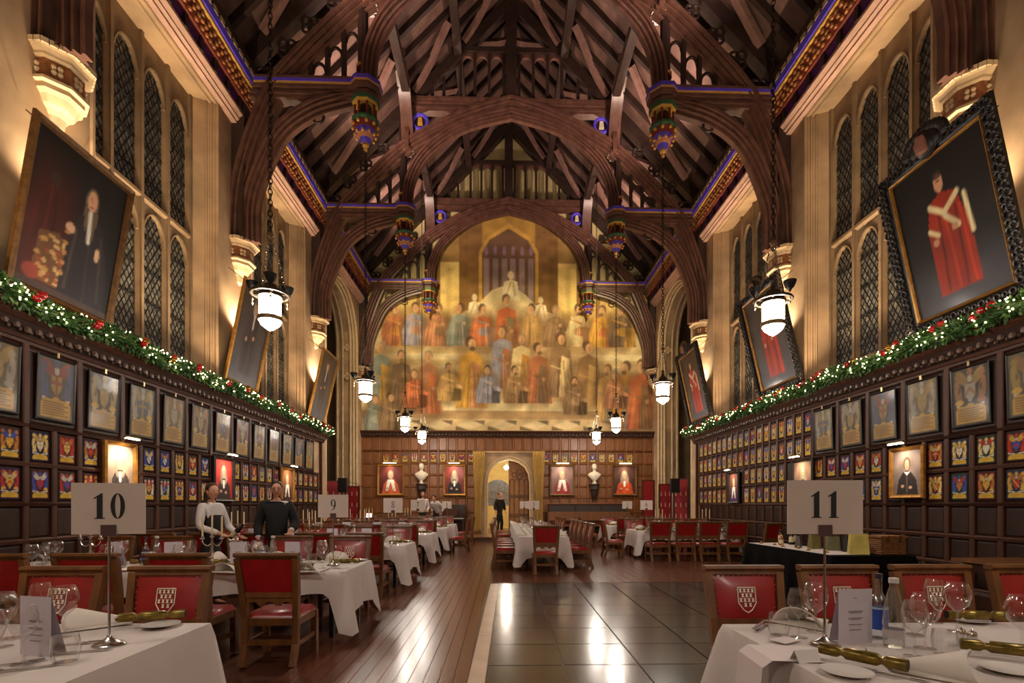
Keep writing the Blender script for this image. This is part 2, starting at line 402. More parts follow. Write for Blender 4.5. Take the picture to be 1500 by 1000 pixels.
# ---- carved cornice under the roof
for sg,nm in ((-1,'trim_1'),(1,'trim_2')):
    root=struct(link(nm,None)); X=lambda x:sg*x
    def band(pl,m,name,y0=-9.0,y1=24.0): MB().prism([(X(a),z) for a,z in pl],y0,y1,'y').build(name,m,root,smooth=False)
    PK=M('pink_stone',(190,150,130),rough=.7,var=.2,scale=3)
    band([(6.9,ZH+.02),(6.72,ZH+.02),(6.72,ZH+.07),(6.66,ZH+.1),(6.66,ZH+.14),(6.58,ZH+.2),(6.58,ZH+.26),(6.9,ZH+.26)],PK,'stone_moulding')
    band([(6.95,10.97),(6.7,10.97),(6.6,11.28),(6.95,11.28)],MAG,'purple_frieze')
    band([(6.95,11.26),(6.52,11.26),(6.42,11.6),(6.95,11.6)],ORANGE,'gilded_frieze')
    band([(6.95,11.6),(6.36,11.6),(6.36,11.67),(6.95,11.67)],GOLD,'gold_line')
    band([(6.95,11.67),(6.33,11.67),(6.31,11.82),(6.95,11.82)],PURPLE,'purple_line')
    s=MB(); y=4.0
    while y<23.9: s.box(min(X(6.3),X(6.42)),max(X(6.3),X(6.42)),y,y+.16,11.82,11.93); y+=.26
    s.build('cresting',M('cresting_paint',(190,165,110),rough=.6),root,smooth=False)
    s=MB(); y=4.0
    while y<23.9: s.box(min(X(6.56),X(6.74)),max(X(6.56),X(6.74)),y,y+.09,10.98,11.26); y+=.52
    s.build('frieze_post',OAK_DARK,root,smooth=False)
    s=MB(); y=4.0; k=0
    while y<23.9:
        for q in range(3): s.ball((X(6.49-.03*q),y+.05*math.sin(q*2+k),11.33+.1*q),.045,5,4,(1,1.5,1))
        y+=.17; k+=1
    o=s.build('carved_leaf',M('gilt_leaf',(158,100,54),rough=.45,metal=.2,var=.5,scale=8),root); o['kind']='stuff'
# ---- stone corbels carrying the trusses
def corbel_proto():
    r=struct(link('stone_corbel',None)); a0=pi/8
    MB().lathe([(.02,6.66),(.16,6.74),(.2,6.9),(.26,6.98),(.34,7.04),(.42,7.16),(.5,7.22),(.5,7.3)],8,a0=a0).build('bracket',STONE2,r,smooth=False)
    MB().lathe([(.5,7.3),(.58,7.33),(.58,7.38),(.5,7.42)],8,a0=a0).build('moulding',STONE2,r,smooth=False)
    q=MB().lathe([(.5,7.42),(.5,7.74)],8,a0=a0).build('carved_band',M('corbel_carving',(150,92,52),rough=.7,var=.5,scale=12),r,smooth=False)
    s=MB()
    for i in range(8):
        t=i*pi/4; c=(.47*math.cos(t),.47*math.sin(t),7.58)
        for e in range(4):
            u=e*pi/2+pi/4; s.ball((c[0]-.07*math.sin(t)*math.cos(u),c[1]+.07*math.cos(t)*math.cos(u),c[2]+.07*math.sin(u)),.052,6,4)
    s.build('rosette',STONE2,q)
    MB().lathe([(.5,7.74),(.56,7.77),(.56,7.82),(.62,7.86),(.66,7.9)],8,a0=a0).build('moulding',STONE2,r,smooth=False)
    s=MB()
    for i in range(8):
        t0=i*pi/4-pi/8; p=(math.cos(t0),math.sin(t0)); q2=(math.cos(t0+pi/4),math.sin(t0+pi/4))
        for k in range(4):
            u0,u1=k/4+.015,(k+1)/4-.015
            pt=lambda u,R: ((p[0]*(1-u)+q2[0]*u)*R,(p[1]*(1-u)+q2[1]*u)*R)
            s.prism([pt(u0,.56),pt(u0,.7),pt(u1,.7),pt(u1,.56)],7.9,7.99,'z')
    s.build('battlement',STONE2,r,smooth=False)
    MB().lathe([(.57,7.9),(.57,8.03)],8,a0=a0).build('cap',OAK_DARK,r,smooth=False)
    def sc(o):
        for ch in o.children:
            for v in ch.data.vertices: v.co=(v.co.x*.7,v.co.y*.7,8.03-(8.03-v.co.z)*.78)
            sc(ch)
    sc(r)
    return r
cp=corbel_proto(); cp.location=(-6.87,TR[0]+.15,0); first=True
for k,y in enumerate(TR):
    for sg in (-1,1):
        if first: first=False; continue
        copy_tree(cp,(sg*6.87,y+(.15 if k<3 else -.1),0 if k<3 else -.2))
# =============== hammer-beam roof ===============
RS=1.035; ZR=19.45
def roofz(x): return ZR-RS*abs(x)
LOWER=[(6.62,7.95),(6.6,8.88),(6.36,9.73),(5.86,10.72),(5.04,11.35),(4.0,11.68)]
GREAT=[(6.93,8.0),(6.86,9.2),(6.62,10.22),(6.2,11.35),(5.86,11.95),(5.29,12.62),(4.62,13.3),(3.86,13.98),(3.2,14.42),(2.36,14.87),(1.17,15.38),(0,15.72)]
INNER=[(3.78,11.9),(3.7,12.7),(3.36,13.5),(2.82,14.12),(2.05,14.7),(1.2,15.05),(0,15.36)]
def prof(d,t):
    h=[(0,t),(d*.2,t),(d*.24,t*.72),(d*.33,t*.7),(d*.36,t*.9),(d*.45,t*.9),(d*.5,t*.5),(d*.59,t*.48),(d*.62,t*.68),(d*.71,t*.68),(d*.76,t*.28),(d*.85,t*.26),(d*.88,t*.4),(d,t*.36)]
    return h+[(a,-y) for a,y in reversed(h)]
def truss_proto():
    r=struct(link('roof_truss',None))
    for sg in (-1,1):
        def sw(path,d,t,name,m,parent=r):
            return MB().sweep([(sg*p[0],p[1]) for p in spline(path,5)],prof(d,t),-sg).build(name,m,parent,ang=14)
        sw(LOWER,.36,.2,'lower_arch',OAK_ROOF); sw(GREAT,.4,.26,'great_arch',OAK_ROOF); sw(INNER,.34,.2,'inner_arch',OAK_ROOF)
        X=lambda a,b:(min(sg*a,sg*b),max(sg*a,sg*b))
        h=MB()
        for z0,z1,t in ((11.42,11.5,.16),(11.5,11.56,.2),(11.56,11.64,.17),(11.64,11.72,.22),(11.84,11.9,.24)): h.box(*X(3.7,6.9),-t,t,z0,z1)
        hb=h.build('hammer_beam',OAK_ROOF,r,smooth=False)
        MB().box(*X(3.7,6.5),-.225,.225,11.72,11.77).build('gold_band',GOLD,hb,smooth=False)
        MB().box(*X(3.7,6.5),-.235,.235,11.77,11.84).build('purple_band',PURPLE,hb,smooth=False)
        MB().box(*X(6.55,6.9),-.2,.2,8.0,11.5).build('wall_post',OAK_DARK,r,smooth=False)
        ps=MB().lathe([(.13,11.95),(.13,14.0)],8,(sg*3.76,0,0)).build('hammer_post',OAK_DARK,r,smooth=False)
        for z,c in ((12.24,REDP),(12.32,GOLD),(13.86,GOLD)): MB().lathe([(.15,-.035),(.165,0),(.15,.035)],10,(sg*3.76,0,z)).build('post_ring',c,ps)
        MB().lathe([(.15,0),(.19,.05),(.19,.1),(.14,.16)],8,(sg*3.76,0,13.98)).build('post_cap',PURPLE,ps)
        MB().box(*X(3.64,3.88),-.13,.13,14.1,15.6).build('queen_post',OAK_DARK,r,smooth=False)
        # carved pendant
        pd=MB().lathe([(.30,11.4),(.34,11.46),(.34,11.56),(.3,11.6)],8,(sg*3.7,0,0),pi/8).build('pendant',OAK_ROOF,r,smooth=False)
        c=(sg*3.7,0,0)
        for pr,m in (([(.37,11.6),(.4,11.68),(.4,11.72)],OAK_ROOF),([(.405,11.72),(.405,11.77)],GOLD),([(.42,11.77),(.42,11.86)],PURPLE),([(.38,11.86),(.33,11.92),(.2,11.98)],OAK_ROOF),([(.32,11.37),(.3,11.32),(.27,11.32)],GOLD),([(.35,11.46),(.34,11.37)],GREEN)):
            MB().lathe(pr,8,c,pi/8).build('pendant_moulding',m,pd,smooth=False)
        s=MB()
        for i in range(8):
            t=i*pi/4+pi/8; s.lathe([(.035,10.98),(.025,11.1),(.04,11.15),(.025,11.2),(.035,11.33)],6,(c[0]+.25*math.cos(t),.25*math.sin(t),0))
        s.build('pendant_column',REDP,pd)
        MB().lathe([(.16,10.95),(.16,11.35)],8,c).build('pendant_core',CARVE,pd)
        for pr,m in (([(.3,10.88),(.34,10.93),(.34,10.98),(.28,11.0)],GREEN),([(.3,10.88),(.27,10.78),(.25,10.74)],REDP),([(.25,10.74),(.24,10.7),(.2,10.64)],PURPLE),([(.2,10.64),(.17,10.56),(.15,10.54)],M('salmon_paint',(210,140,100),rough=.5)),([(.15,10.54),(.1,10.46),(.08,10.44)],PURPLE),([(.07,10.44),(.08,10.38),(.03,10.33),(.05,10.28),(.0,10.22)],GOLD)):
            MB().lathe(pr,10,c).build('pendant_tier',m,pd)
        s=MB()
        for i in range(10):
            t=i*pi/5; s.ball((c[0]+.31*math.cos(t),.31*math.sin(t),10.82),.045,6,4); s.ball((c[0]+.25*math.cos(t+.3),.25*math.sin(t+.3),10.62),.04,6,4)
        s.build('gilt_boss',GOLD,pd)
        # tracery between hammer beam and great arch, great arch and rafter
        def gz(x):
            P=spline(GREAT,5)
            for a,b2 in zip(P,P[1:]):
                if b2[0]<=x<=a[0]: return a[1]+(b2[1]-a[1])*(a[0]-x)/max(1e-6,a[0]-b2[0])
            return 12
        for x in (4.22,4.62,5.02):
            zt=gz(x)-.42; MB().box(*X(x-.045,x+.045),-.08,.08,11.9,zt+.1).build('tracery_bar',OAK_DARK,r,smooth=False)
            a=pointed(x-.4+.045,x-.045,zt-.32,.22); s=MB(); s.tube([(sg*p[0],0,p[1]) for p in a],.04,5); s.build('tracery_arch',OAK_DARK,r)
        for x,dz,R in ((6.15,1.0,.24),(5.6,.95,.22),(5.05,.85,.2),(4.45,.75,.18)):
            s=MB(); z=gz(x)+ (roofz(x)-.35-gz(x))*.45
            for e in range(4):
                u=e*pi/2+pi/4; s.torus((sg*x+R*.55*math.cos(u),0,z+R*.55*math.sin(u)),R*.55,.035,12,5)
            s.build('quatrefoil',OAK_DARK,r)
        s=MB(); s.torus((sg*4.85,0,11.05),.13,.035,12,5); s.torus((sg*5.5,0,11.1),.2,.035,12,5); s.build('quatrefoil',OAK_DARK,r)
        # badge roundel in the collar spandrel
        rd=MB().torus((sg*3.17,-.03,14.86),.25,.06,20,6).build('roundel',PURPLE,r)
        MB().lathe([(.24,-.02),(.24,.02)],16).build('roundel_back',OAK_DARK,rd); q=rd.children[-1]; q.rotation_euler=(pi/2,0,0); q.location=(sg*3.17,0,14.86)
        MB().box(sg*3.17-.09,sg*3.17+.09,-.07,-.03,14.72,15.0,.03,0).build('badge',GOLD if sg<0 else M('pale_badge',(220,205,180)),rd,smooth=False)
        # principal rafter
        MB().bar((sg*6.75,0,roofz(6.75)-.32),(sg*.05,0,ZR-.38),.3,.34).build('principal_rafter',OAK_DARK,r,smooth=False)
        s=MB()
        for o in (-.1,0,.1): s.bar((sg*6.6,o,roofz(6.6)-.5),(sg*.1,o,ZR-.62),.05,.05)
        s.build('rafter_moulding',OAK_ROOF,r,smooth=False)
        # gable tracery over the collar
        for k in range(4):
            x=.27+.5*k; zt=17.3
            MB().box(*X(x-.05,x+.05),-.09,.09,15.62,zt).build('tracery_bar',OAK_DARK,r,smooth=False)
            if k<3:
                a=pointed(x+.05,x+.45,16.98,.2); s=MB(); s.prism([(sg*(x+.05),zt),(sg*(x+.05),16.98)]+[(sg*p[0],p[1]) for p in reversed(a)]+[(sg*(x+.45),16.98),(sg*(x+.45),zt)],-.05,.05,'y'); s.build('arch_head',OAK_ROOF,r,smooth=False)
        MB().box(*X(.15,2.1),-.14,.14,17.28,17.46).build('upper_collar',OAK_DARK,r,smooth=False)
        for x in (2.35,2.75): MB().box(*X(x-.05,x+.05),-.07,.07,15.62,roofz(x)-.4).build('tracery_bar',OAK_DARK,r,smooth=False)
    h=MB()
    for z0,z1,t in ((15.18,15.26,.14),(15.26,15.34,.18),(15.34,15.42,.15),(15.42,15.52,.2),(15.52,15.62,.23)): h.box(-3.7,3.7,-t,t,z0,z1)
    h.build('collar_beam',OAK_ROOF,r,smooth=False)
    MB().box(-.19,.19,-.16,.16,15.3,19.2).build('king_post',OAK_DARK,r,smooth=False)
    return r
tp=truss_proto(); tp.location=(0,TR[0],0)
for y in TR[1:]+[2.3,-2.9]: copy_tree(tp,(0,y,0))
# ---- boards, rafters, purlins and braces
ceil=struct(link('ceiling',None))
YS=[-9.0,-2.9,2.3]+TR[:4]; 
rm=MB().bar((6.75,0,roofz(6.75)+.0),(0,0,ZR),.13,.2).mesh('rafter',OAK_DARK,False)
bm_cache={}
for a,b in zip(YS,YS[1:]):
    n=7; st=(b-a)/n
    for k in range(n):
        y=a+st*(k+.5)
        key=round(st,3)
        if key not in bm_cache:
            bm_cache[key]=MB().bar((6.95,0,roofz(6.95)+.16),(-.02,0,ZR+.16),st-.02,.05,up=(RS,0,1)).mesh('roof_board',BOARD,False)
        for rz in (0,pi):
            link('roof_board',bm_cache[key],ceil,(0,y,0),rz)
            if k: link('rafter',rm,ceil,(0,a+st*k,0),rz)
ln=24.0+3.2
for sg in (-1,1):
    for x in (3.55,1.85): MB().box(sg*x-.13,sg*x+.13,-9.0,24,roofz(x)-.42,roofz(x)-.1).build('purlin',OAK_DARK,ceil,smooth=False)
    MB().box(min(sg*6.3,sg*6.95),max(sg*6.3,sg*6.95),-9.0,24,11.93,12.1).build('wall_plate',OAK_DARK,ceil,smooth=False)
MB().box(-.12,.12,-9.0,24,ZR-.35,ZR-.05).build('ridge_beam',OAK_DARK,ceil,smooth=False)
# curved wind braces lying under the slopes, arched braces from post to purlin
def brace(pts,w,h): # pts (x,y) on the slope
    P=spline([(p[0],p[1],roofz(p[0])-.2) for p in pts],5); b=MB()
    s=[Vector(p) for p in P]; v=[];f=[]
    for i,p in enumerate(s):
        t=(s[min(i+1,len(s)-1)]-s[max(i-1,0)]).normalized(); n=Vector((RS*(1 if pts[0][0]>0 else -1),0,1)).normalized(); sd=t.cross(n).normalized()
        for e,g in ((-1,-1),(1,-1),(1,1),(-1,1)): v.append(p+sd*e*w/2+n*g*h/2)
    m=len(s)
    for i in range(m-1):
        for e in range(4): f.append((i*4+e,i*4+(e+1)%4,(i+1)*4+(e+1)%4,(i+1)*4+e))
    f+=[(3,2,1,0),tuple(range(m*4-4,m*4))]; return b.add(v,f)
for sg in (-1,1):
    for a,b2 in zip(YS[1:],YS[2:]):
        for xa,xb in ((6.1,3.75),(3.35,2.05),(1.65,.25)):
            for y,e in ((a,1),(b2,-1)):
                L=1.9 if xa>5 else 1.35
                brace([(sg*xa,y+e*.2),(sg*(xa*.62+xb*.38),y+e*(.2+L*.22)),(sg*(xa*.28+xb*.72),y+e*(.2+L*.58)),(sg*xb,y+e*L)],.2,.14).build('wind_brace',BRACE,ceil)
    for y in TR[:4]+[2.3]:
        for e in (-1,1):
            if y==TR[3] and e>0: continue
            path=spline([(0.1,14.15),(.22,14.9),(.7,15.7),(1.7,16.25)],5)
            m=MB().sweep([(p[0],p[1]) for p in path],prof(.42,.2),-1)
            m.v=[(sg*3.6+v[1],y+e*v[0],v[2]-.35) for v in m.v]
            m.build('arched_brace',OAK_ROOF,ceil,ang=14)
# =============== little picture painter (colours of flat print only) ===============
class Cv:
    def __init__(s,w,h,c,ar=1.):
        s.w,s.h=w,h; s.a=np.zeros((h,w,3)); s.a[:]=c
        s.x,s.y=np.meshgrid((np.arange(w)+.5)/w,(np.arange(h)+.5)/h); s.g=np.random.RandomState(5)
    def put(s,m,c,al=1.):
        m=(np.clip(m,0,1)*al)[...,None]; s.a=s.a*(1-m)+np.array(c,float)*m; return s
    def ell(s,cx,cy,rx,ry,c,al=1.,soft=.25,rot=0.):
        dx,dy=s.x-cx,s.y-cy; u=dx*math.cos(rot)+dy*math.sin(rot); v=-dx*math.sin(rot)+dy*math.cos(rot)
        d=np.sqrt((u/rx)**2+(v/ry)**2); return s.put((1-d)/soft+.5,c,al)
    def poly(s,P,c,al=1.):
        m=np.zeros_like(s.x,bool); n=len(P)
        for i in range(n):
            (x0,y0),(x1,y1)=P[i],P[(i+1)%n]
            if y0==y1: continue
            m^=((s.y>=min(y0,y1))&(s.y<max(y0,y1))&(s.x<x0+(s.y-y0)*(x1-x0)/(y1-y0)))
        return s.put(m.astype(float),c,al)
    def rect(s,x0,x1,y0,y1,c,al=1.): return s.put(((s.x>=x0)&(s.x<x1)&(s.y>=y0)&(s.y<y1)).astype(float),c,al)
    def line(s,x0,y0,x1,y1,t,c,al=1.):
        L=math.hypot(x1-x0,y1-y0)+1e-9; u=((s.x-x0)*(x1-x0)+(s.y-y0)*(y1-y0))/L/L; u=np.clip(u,0,1)
        d=np.hypot(s.x-x0-u*(x1-x0),s.y-y0-u*(y1-y0)); return s.put((t-d)/t*2,c,al)
    def noise(s,amt,cells=6):
        k=s.g.rand(cells+2,cells+2); gx=s.x*cells; gy=s.y*cells; i=gx.astype(int); j=gy.astype(int); fx=gx-i; fy=gy-j
        v=(k[j,i]*(1-fx)+k[j,i+1]*fx)*(1-fy)+(k[j+1,i]*(1-fx)+k[j+1,i+1]*fx)*fy
        s.a*=(1+(v-.5)*2*amt)[...,None]; return s
def paint_mesh(name,cv,W,H,mat,mask=None,thick=.012,edge=(40,26,20)):
    w,h=cv.w,cv.h; c=np.clip(cv.a,0,255)/255; c=np.where(c<=.04045,c/12.92,((c+.055)/1.055)**2.4)
    X,Z=np.meshgrid(np.linspace(-W/2,W/2,w),np.linspace(0,H,h)); v=np.stack([X,np.zeros_like(X),Z],-1).reshape(-1,3)
    i=np.arange(w*h).reshape(h,w); f=np.stack([i[:-1,:-1],i[:-1,1:],i[1:,1:],i[1:,:-1]],-1)
    if mask is not None: f=f[mask[:-1,:-1]&mask[1:,1:]&mask[:-1,1:]&mask[1:,:-1]]
    f=f.reshape(-1,4).tolist(); v=v.tolist(); cc=c.reshape(-1,3).tolist()
    if thick:
        b=len(v); k=[(-W/2,0),(W/2,0),(W/2,H),(-W/2,H)]
        v+=[(x,0.0005,z) for x,z in k]+[(x,thick,z) for x,z in k]; e=[x/255*.2 for x in edge]; cc+=[e]*8
        f+=[[b,b+4,b+5,b+1],[b+1,b+5,b+6,b+2],[b+2,b+6,b+7,b+3],[b+3,b+7,b+4,b],[b+4,b+7,b+6,b+5]]
    me=bpy.data.meshes.new(name); me.from_pydata(v,[],f); me.materials.append(mat)
    at=me.color_attributes.new('Col','FLOAT_COLOR','POINT'); at.data.foreach_set('color',np.hstack([np.array(cc),np.ones((len(cc),1))]).ravel().astype(np.float32))
    return me
WHITE_=(228,220,205); GOLD_=(222,176,66)
def arms(seed,big=False):
    r=random.Random(seed); w,h=(34,50) if big else (22,32)
    bgs=[(26,30,66),(78,26,32),(30,58,46),(62,40,30),(58,32,66),(34,50,84),(40,34,30),(96,40,36)]
    if big: bgs=[(96,88,58),(84,78,68),(74,56,40),(108,92,64),(58,50,42)]
    bg=r.choice(bgs); cs=[WHITE_,GOLD_,(190,50,44),(60,80,170),(236,200,120),(200,120,50)]
    c1,c2,c3=r.sample(cs,3); c=Cv(w,h,bg)
    if big: c1,c2,c3=[tuple(.5*a+.5*b for a,b in zip(q,(118,100,74))) for q in (c1,c2,c3)]
    sy=.58 if big else .52
    for e in (-1,1):
        c.ell(.5+e*.22,.78 if not big else .83,.2,.1,c3,.9,rot=e*.6); c.ell(.5+e*.34,.86,.09,.06,c1,.8)
        c.ell(.5+e*.33,sy,.1,.2,c1,1,rot=-e*.25); c.ell(.5+e*.36,sy+.17,.07,.06,c1); c.ell(.5+e*.3,sy-.17,.12,.05,c1 if r.random()<.5 else GOLD_)
        c.ell(.5+e*.3,sy+.05,.03,.06,bg,.7)
    c.poly([(.34,sy+.14),(.66,sy+.14),(.66,sy-.03),(.5,sy-.2),(.34,sy-.03)],c2)
    k=r.randrange(4)
    if k==0: c.line(.36,sy+.12,.64,sy-.1,.035,c1)
    elif k==1: c.line(.36,sy-.06,.5,sy+.06,.03,c1); c.line(.64,sy-.06,.5,sy+.06,.03,c1)
    elif k==2: c.line(.5,sy+.14,.5,sy-.18,.03,c3); c.line(.34,sy+.03,.66,sy+.03,.03,c3)
    else:
        for q in range(3): c.ell(.42+.16*(q%2),sy+.08-.09*q,.04,.035,c1)
    c.ell(.5,sy+.23,.07,.07,(200,190,170)); c.ell(.5,sy+.34,.08,.07,c1)
    c.line(.12,sy-.24,.5,sy-.29,.03,WHITE_); c.line(.88,sy-.24,.5,sy-.29,.03,WHITE_)
    top=.34 if big else .22; g=(206,158,62) if big else (220,178,60)
    c.rect(.08,.92,.05,top,g); c.ell(.08,top-.02,.05,.04,bg); c.ell(.92,top-.02,.05,.04,bg); c.ell(.5,top+.01,.1,.03,g)
    if big:
        for q in range(6): c.line(.16,.09+.04*q,.84-.1*(q%2),.09+.04*q,.008,(120,84,40),.8)
        c.a*=.86
    else: c.line(.16,.13,.84,.13,.012,(150,110,40),.8)
    c.a=c.a*.86+np.array((70,46,30))*.1; return c.noise(.12,5)
SMALL=[paint_mesh('heraldic_panel',arms(i),.27,.40,PAINTM) for i in range(40)]
SMALL_N=[paint_mesh('heraldic_panel',arms(100+i),.235,.43,PAINTM) for i in range(30)]
BIG=[paint_mesh('painted_face',arms(200+i,True),.58,.86,PAINT) for i in range(14)]
def frame_mb(W,H,fw,d,b=None,y=0.):
    b=b or MB()
    pr=[(0,0),(0,-d*.6),(fw*.3,-d),(fw*.7,-d*.8),(fw,-d*.3),(fw,0)]
    # mitred border around a W x H opening (origin bottom centre of opening)
    cs=[(-W/2,0,-1,-1),(W/2,0,1,-1),(W/2,H,1,1),(-W/2,H,-1,1)]; n=len(pr); v=[];f=[]
    for x,z,ex,ez in cs:
        for q,(o,dd) in enumerate(pr): v.append((x+ex*(fw-o),y+dd,z+ez*(fw-o)))
    for k in range(4):
        j=(k+1)%4
        for i in range(n-1): f.append((k*n+i,k*n+i+1,j*n+i+1,j*n+i))
    f2=[(k*n,((k+1)%4)*n,((k+1)%4)*n+n-1,k*n+n-1) for k in range(4)]
    return b.add(v,f+f2)
# =============== oak wainscot ===============
def cell(parent,u0,u1,z0,z1,mats,cache={}):
    k=(round(u1-u0,3),round(z1-z0,3),mats.name)
    if k not in cache:
        w,h=k[0]/2,k[1]; e=.035
        b=MB(); b.add([(-w,.0,0),(w,.0,0),(w,.0,h),(-w,.0,h),(-w+e,-.018,e),(w-e,-.018,e),(w-e,-.018,h-e),(-w+e,-.018,h-e)],[(0,1,5,4),(1,2,6,5),(2,3,7,6),(3,0,4,7),(4,5,6,7)])
        cache[k]=b.mesh('panel',mats,False)
    return link('panel',cache[k],parent,((u0+u1)/2,.045,z0))
def lattice_wall(root,us,zs,sw,rw,mw,mp,skip=lambda u0,u1,z0,z1:False,zspan=None):
    z0,z1=zspan or (zs[0],zs[-1])
    cache={}
    for u in us:
        k=('s',round(z1-z0,3))
        if k not in cache: cache[k]=MB().prism([(-sw/2,.06),(-sw/2,.012),(-sw/2+.015,0),(sw/2-.015,0),(sw/2,.012),(sw/2,.06)],0,z1-z0,'z').mesh('stile',mw,False)
        link('stile',cache[k],root,(u,0,z0))
    for z in zs:
        MB().prism([(.06,z-rw/2-.02),(.03,z-rw/2),(0,z-rw/2+.01),(-.008,z+rw/2-.02),(.01,z+rw/2),(.06,z+rw/2+.012)],us[0]-sw/2,us[-1]+sw/2,'x').build('rail',mw,root,smooth=False)
    for a,b in zip(us,us[1:]):
        for c,d in zip(zs,zs[1:]):
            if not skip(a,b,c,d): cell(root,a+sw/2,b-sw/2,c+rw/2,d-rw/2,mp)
def cornice(root,u0,u1,z):   # carved crown of the wainscot
    MB().prism([(.05,z),(-.03,z),(-.05,z+.04),(-.04,z+.05),(.05,z+.05)],u0,u1,'x').build('crown_moulding',WAINS,root,smooth=False)
    MB().prism([(.05,z+.05),(-.04,z+.05),(-.16,z+.2),(.05,z+.2)],u0,u1,'x').build('carved_cove',CARVE,root,smooth=False)
    MB().prism([(.05,z+.2),(-.17,z+.2),(-.22,z+.25),(-.2,z+.29),(.1,z+.29)],u0,u1,'x').build('crown_moulding',WAINS,root,smooth=False)
    s=MB(); u=u0+.1; k=0
    while u<u1-.1:
        s.ball((u,-.11,z+.125+.02*math.sin(k*1.7)),.05,6,4,(1.1,.7,1)); s.ball((u+.07,-.085,z+.09),.03,5,4); u+=.16; k+=1
    tag(s.build('carved_foliage',M('carved_leaf_oak',(84,58,42),rough=.45,var=.4,scale=15),root),kind='stuff')
PITCH=.44
SIDES=[('left',(-6.75,0,0),pi/2,1),('right',(6.75,0,0),-pi/2,-1)]
def wpos(side,u,z,proud=0.):   # world position on a side wall for u=Y
    return ((-6.75+proud) if side=='left' else (6.75-proud),u,z)
PORT=[(8.28,9.14),(11.38,12.4),(14.84,15.9)]
tab={'left':'table ten','right':'table eleven'}
for si,(side,loc,rz,us) in enumerate(SIDES):
    root=struct(link('trim_%d'%(3+si),None,None,loc,rz))
    Y0,Y1=5.32,18.42
    col_y=[Y0+PITCH*k for k in range(int((Y1-Y0)/PITCH)+1)]
    split=11.48 if side=='right' else 99
    low=[.25,.62,1.05,1.55]; mid=[1.55,2.09,2.62]
    ys=[y for y in col_y]; F=lambda L: sorted(us*y for y in L)
    lattice_wall(root,F(ys),low,.09,.07,WAINS,WAINS_P)
    MB().prism([(.06,0),(-.03,0),(-.03,.2),(-.01,.25),(.06,.25)],min(F(ys))-.05,max(F(ys))+.05,'x').build('skirting',WAINS,root,smooth=False)
    inport=lambda a,b: any(p[0]-.05<(a+b)/2<p[1]+.05 for p in PORT)
    yl=[y for y in ys if y<split+.01]
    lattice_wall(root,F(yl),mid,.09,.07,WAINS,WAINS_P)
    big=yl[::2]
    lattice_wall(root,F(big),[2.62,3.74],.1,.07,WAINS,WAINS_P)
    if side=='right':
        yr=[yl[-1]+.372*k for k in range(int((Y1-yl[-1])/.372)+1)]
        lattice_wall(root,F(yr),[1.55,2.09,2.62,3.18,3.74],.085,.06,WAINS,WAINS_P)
    cornice(root,min(us*Y0,us*(Y1+.1))-.05,max(us*Y0,us*(Y1+.1))+.05,3.76)
    # plain end of the wainscot
    e=Y1+.06; MB().box(min(us*(Y1),us*e),max(us*(Y1),us*e),0,.15,0,4.0).build('end_board',WAINS,root,smooth=False)
    # heraldic panels of the two lower rows
    rowlab={1:'upper',0:'lower'}
    for ri,z in enumerate((1.625,2.155)):
        cells=[c for c in zip(yl,yl[1:])]; k=0
        for a,b in reversed(cells):
            if inport(a,b): continue
            if a<5.6: continue
            o=link('heraldic_panel',SMALL[(k*7+ri*13+si*19)%40],None,wpos(side,(a+b)/2,z,-.02),rz)
            tag(o,'small heraldic panel, %s from dais in %s small row behind %s'%(ordw(k),rowlab[ri],tab[side]),'heraldic panel','small heraldic panels on the wainscot'); k+=1
    if side=='right':
        for ri,z in enumerate((1.6,2.14,2.68,3.24)):
            k=0
            for a,b in reversed(list(zip(yr,yr[1:]))):
                if ri<2 and inport(a,b): continue
                o=link('heraldic_panel',SMALL_N[(k*11+ri*7)%30],None,wpos(side,(a+b)/2,z,-.02),rz)
                tag(o,'narrow painted heraldic panel, %s from dais end in the %s of four rows'%(ordw(k),['bottom','third','second','top'][ri]),'heraldic panel','narrow heraldic panels on the wainscot'); k+=1
    # large armorial boards hung along the top row
    k=0
    for a,b in reversed(list(zip(big,big[1:]))):
        if a<5.6: continue
        t=thing('armorial_board','large framed armorial board, %s from the dais end behind %s'%(ordw(k),tab[side]),'painting',wpos(side,(a+b)/2,2.76,.0),rz,'large armorial boards on the wainscot')
        t.rotation_euler=(.035,0,rz)
        link('painted_face',BIG[(k*5+si*3)%14],t); frame_mb(.58,.86,.03,.03,y=.012).build('frame',BLACKF,t,smooth=False)
        MB().box(-.02,.02,-.015,.012,.89,.96).build('hook',BRASS,t,smooth=False); k+=1
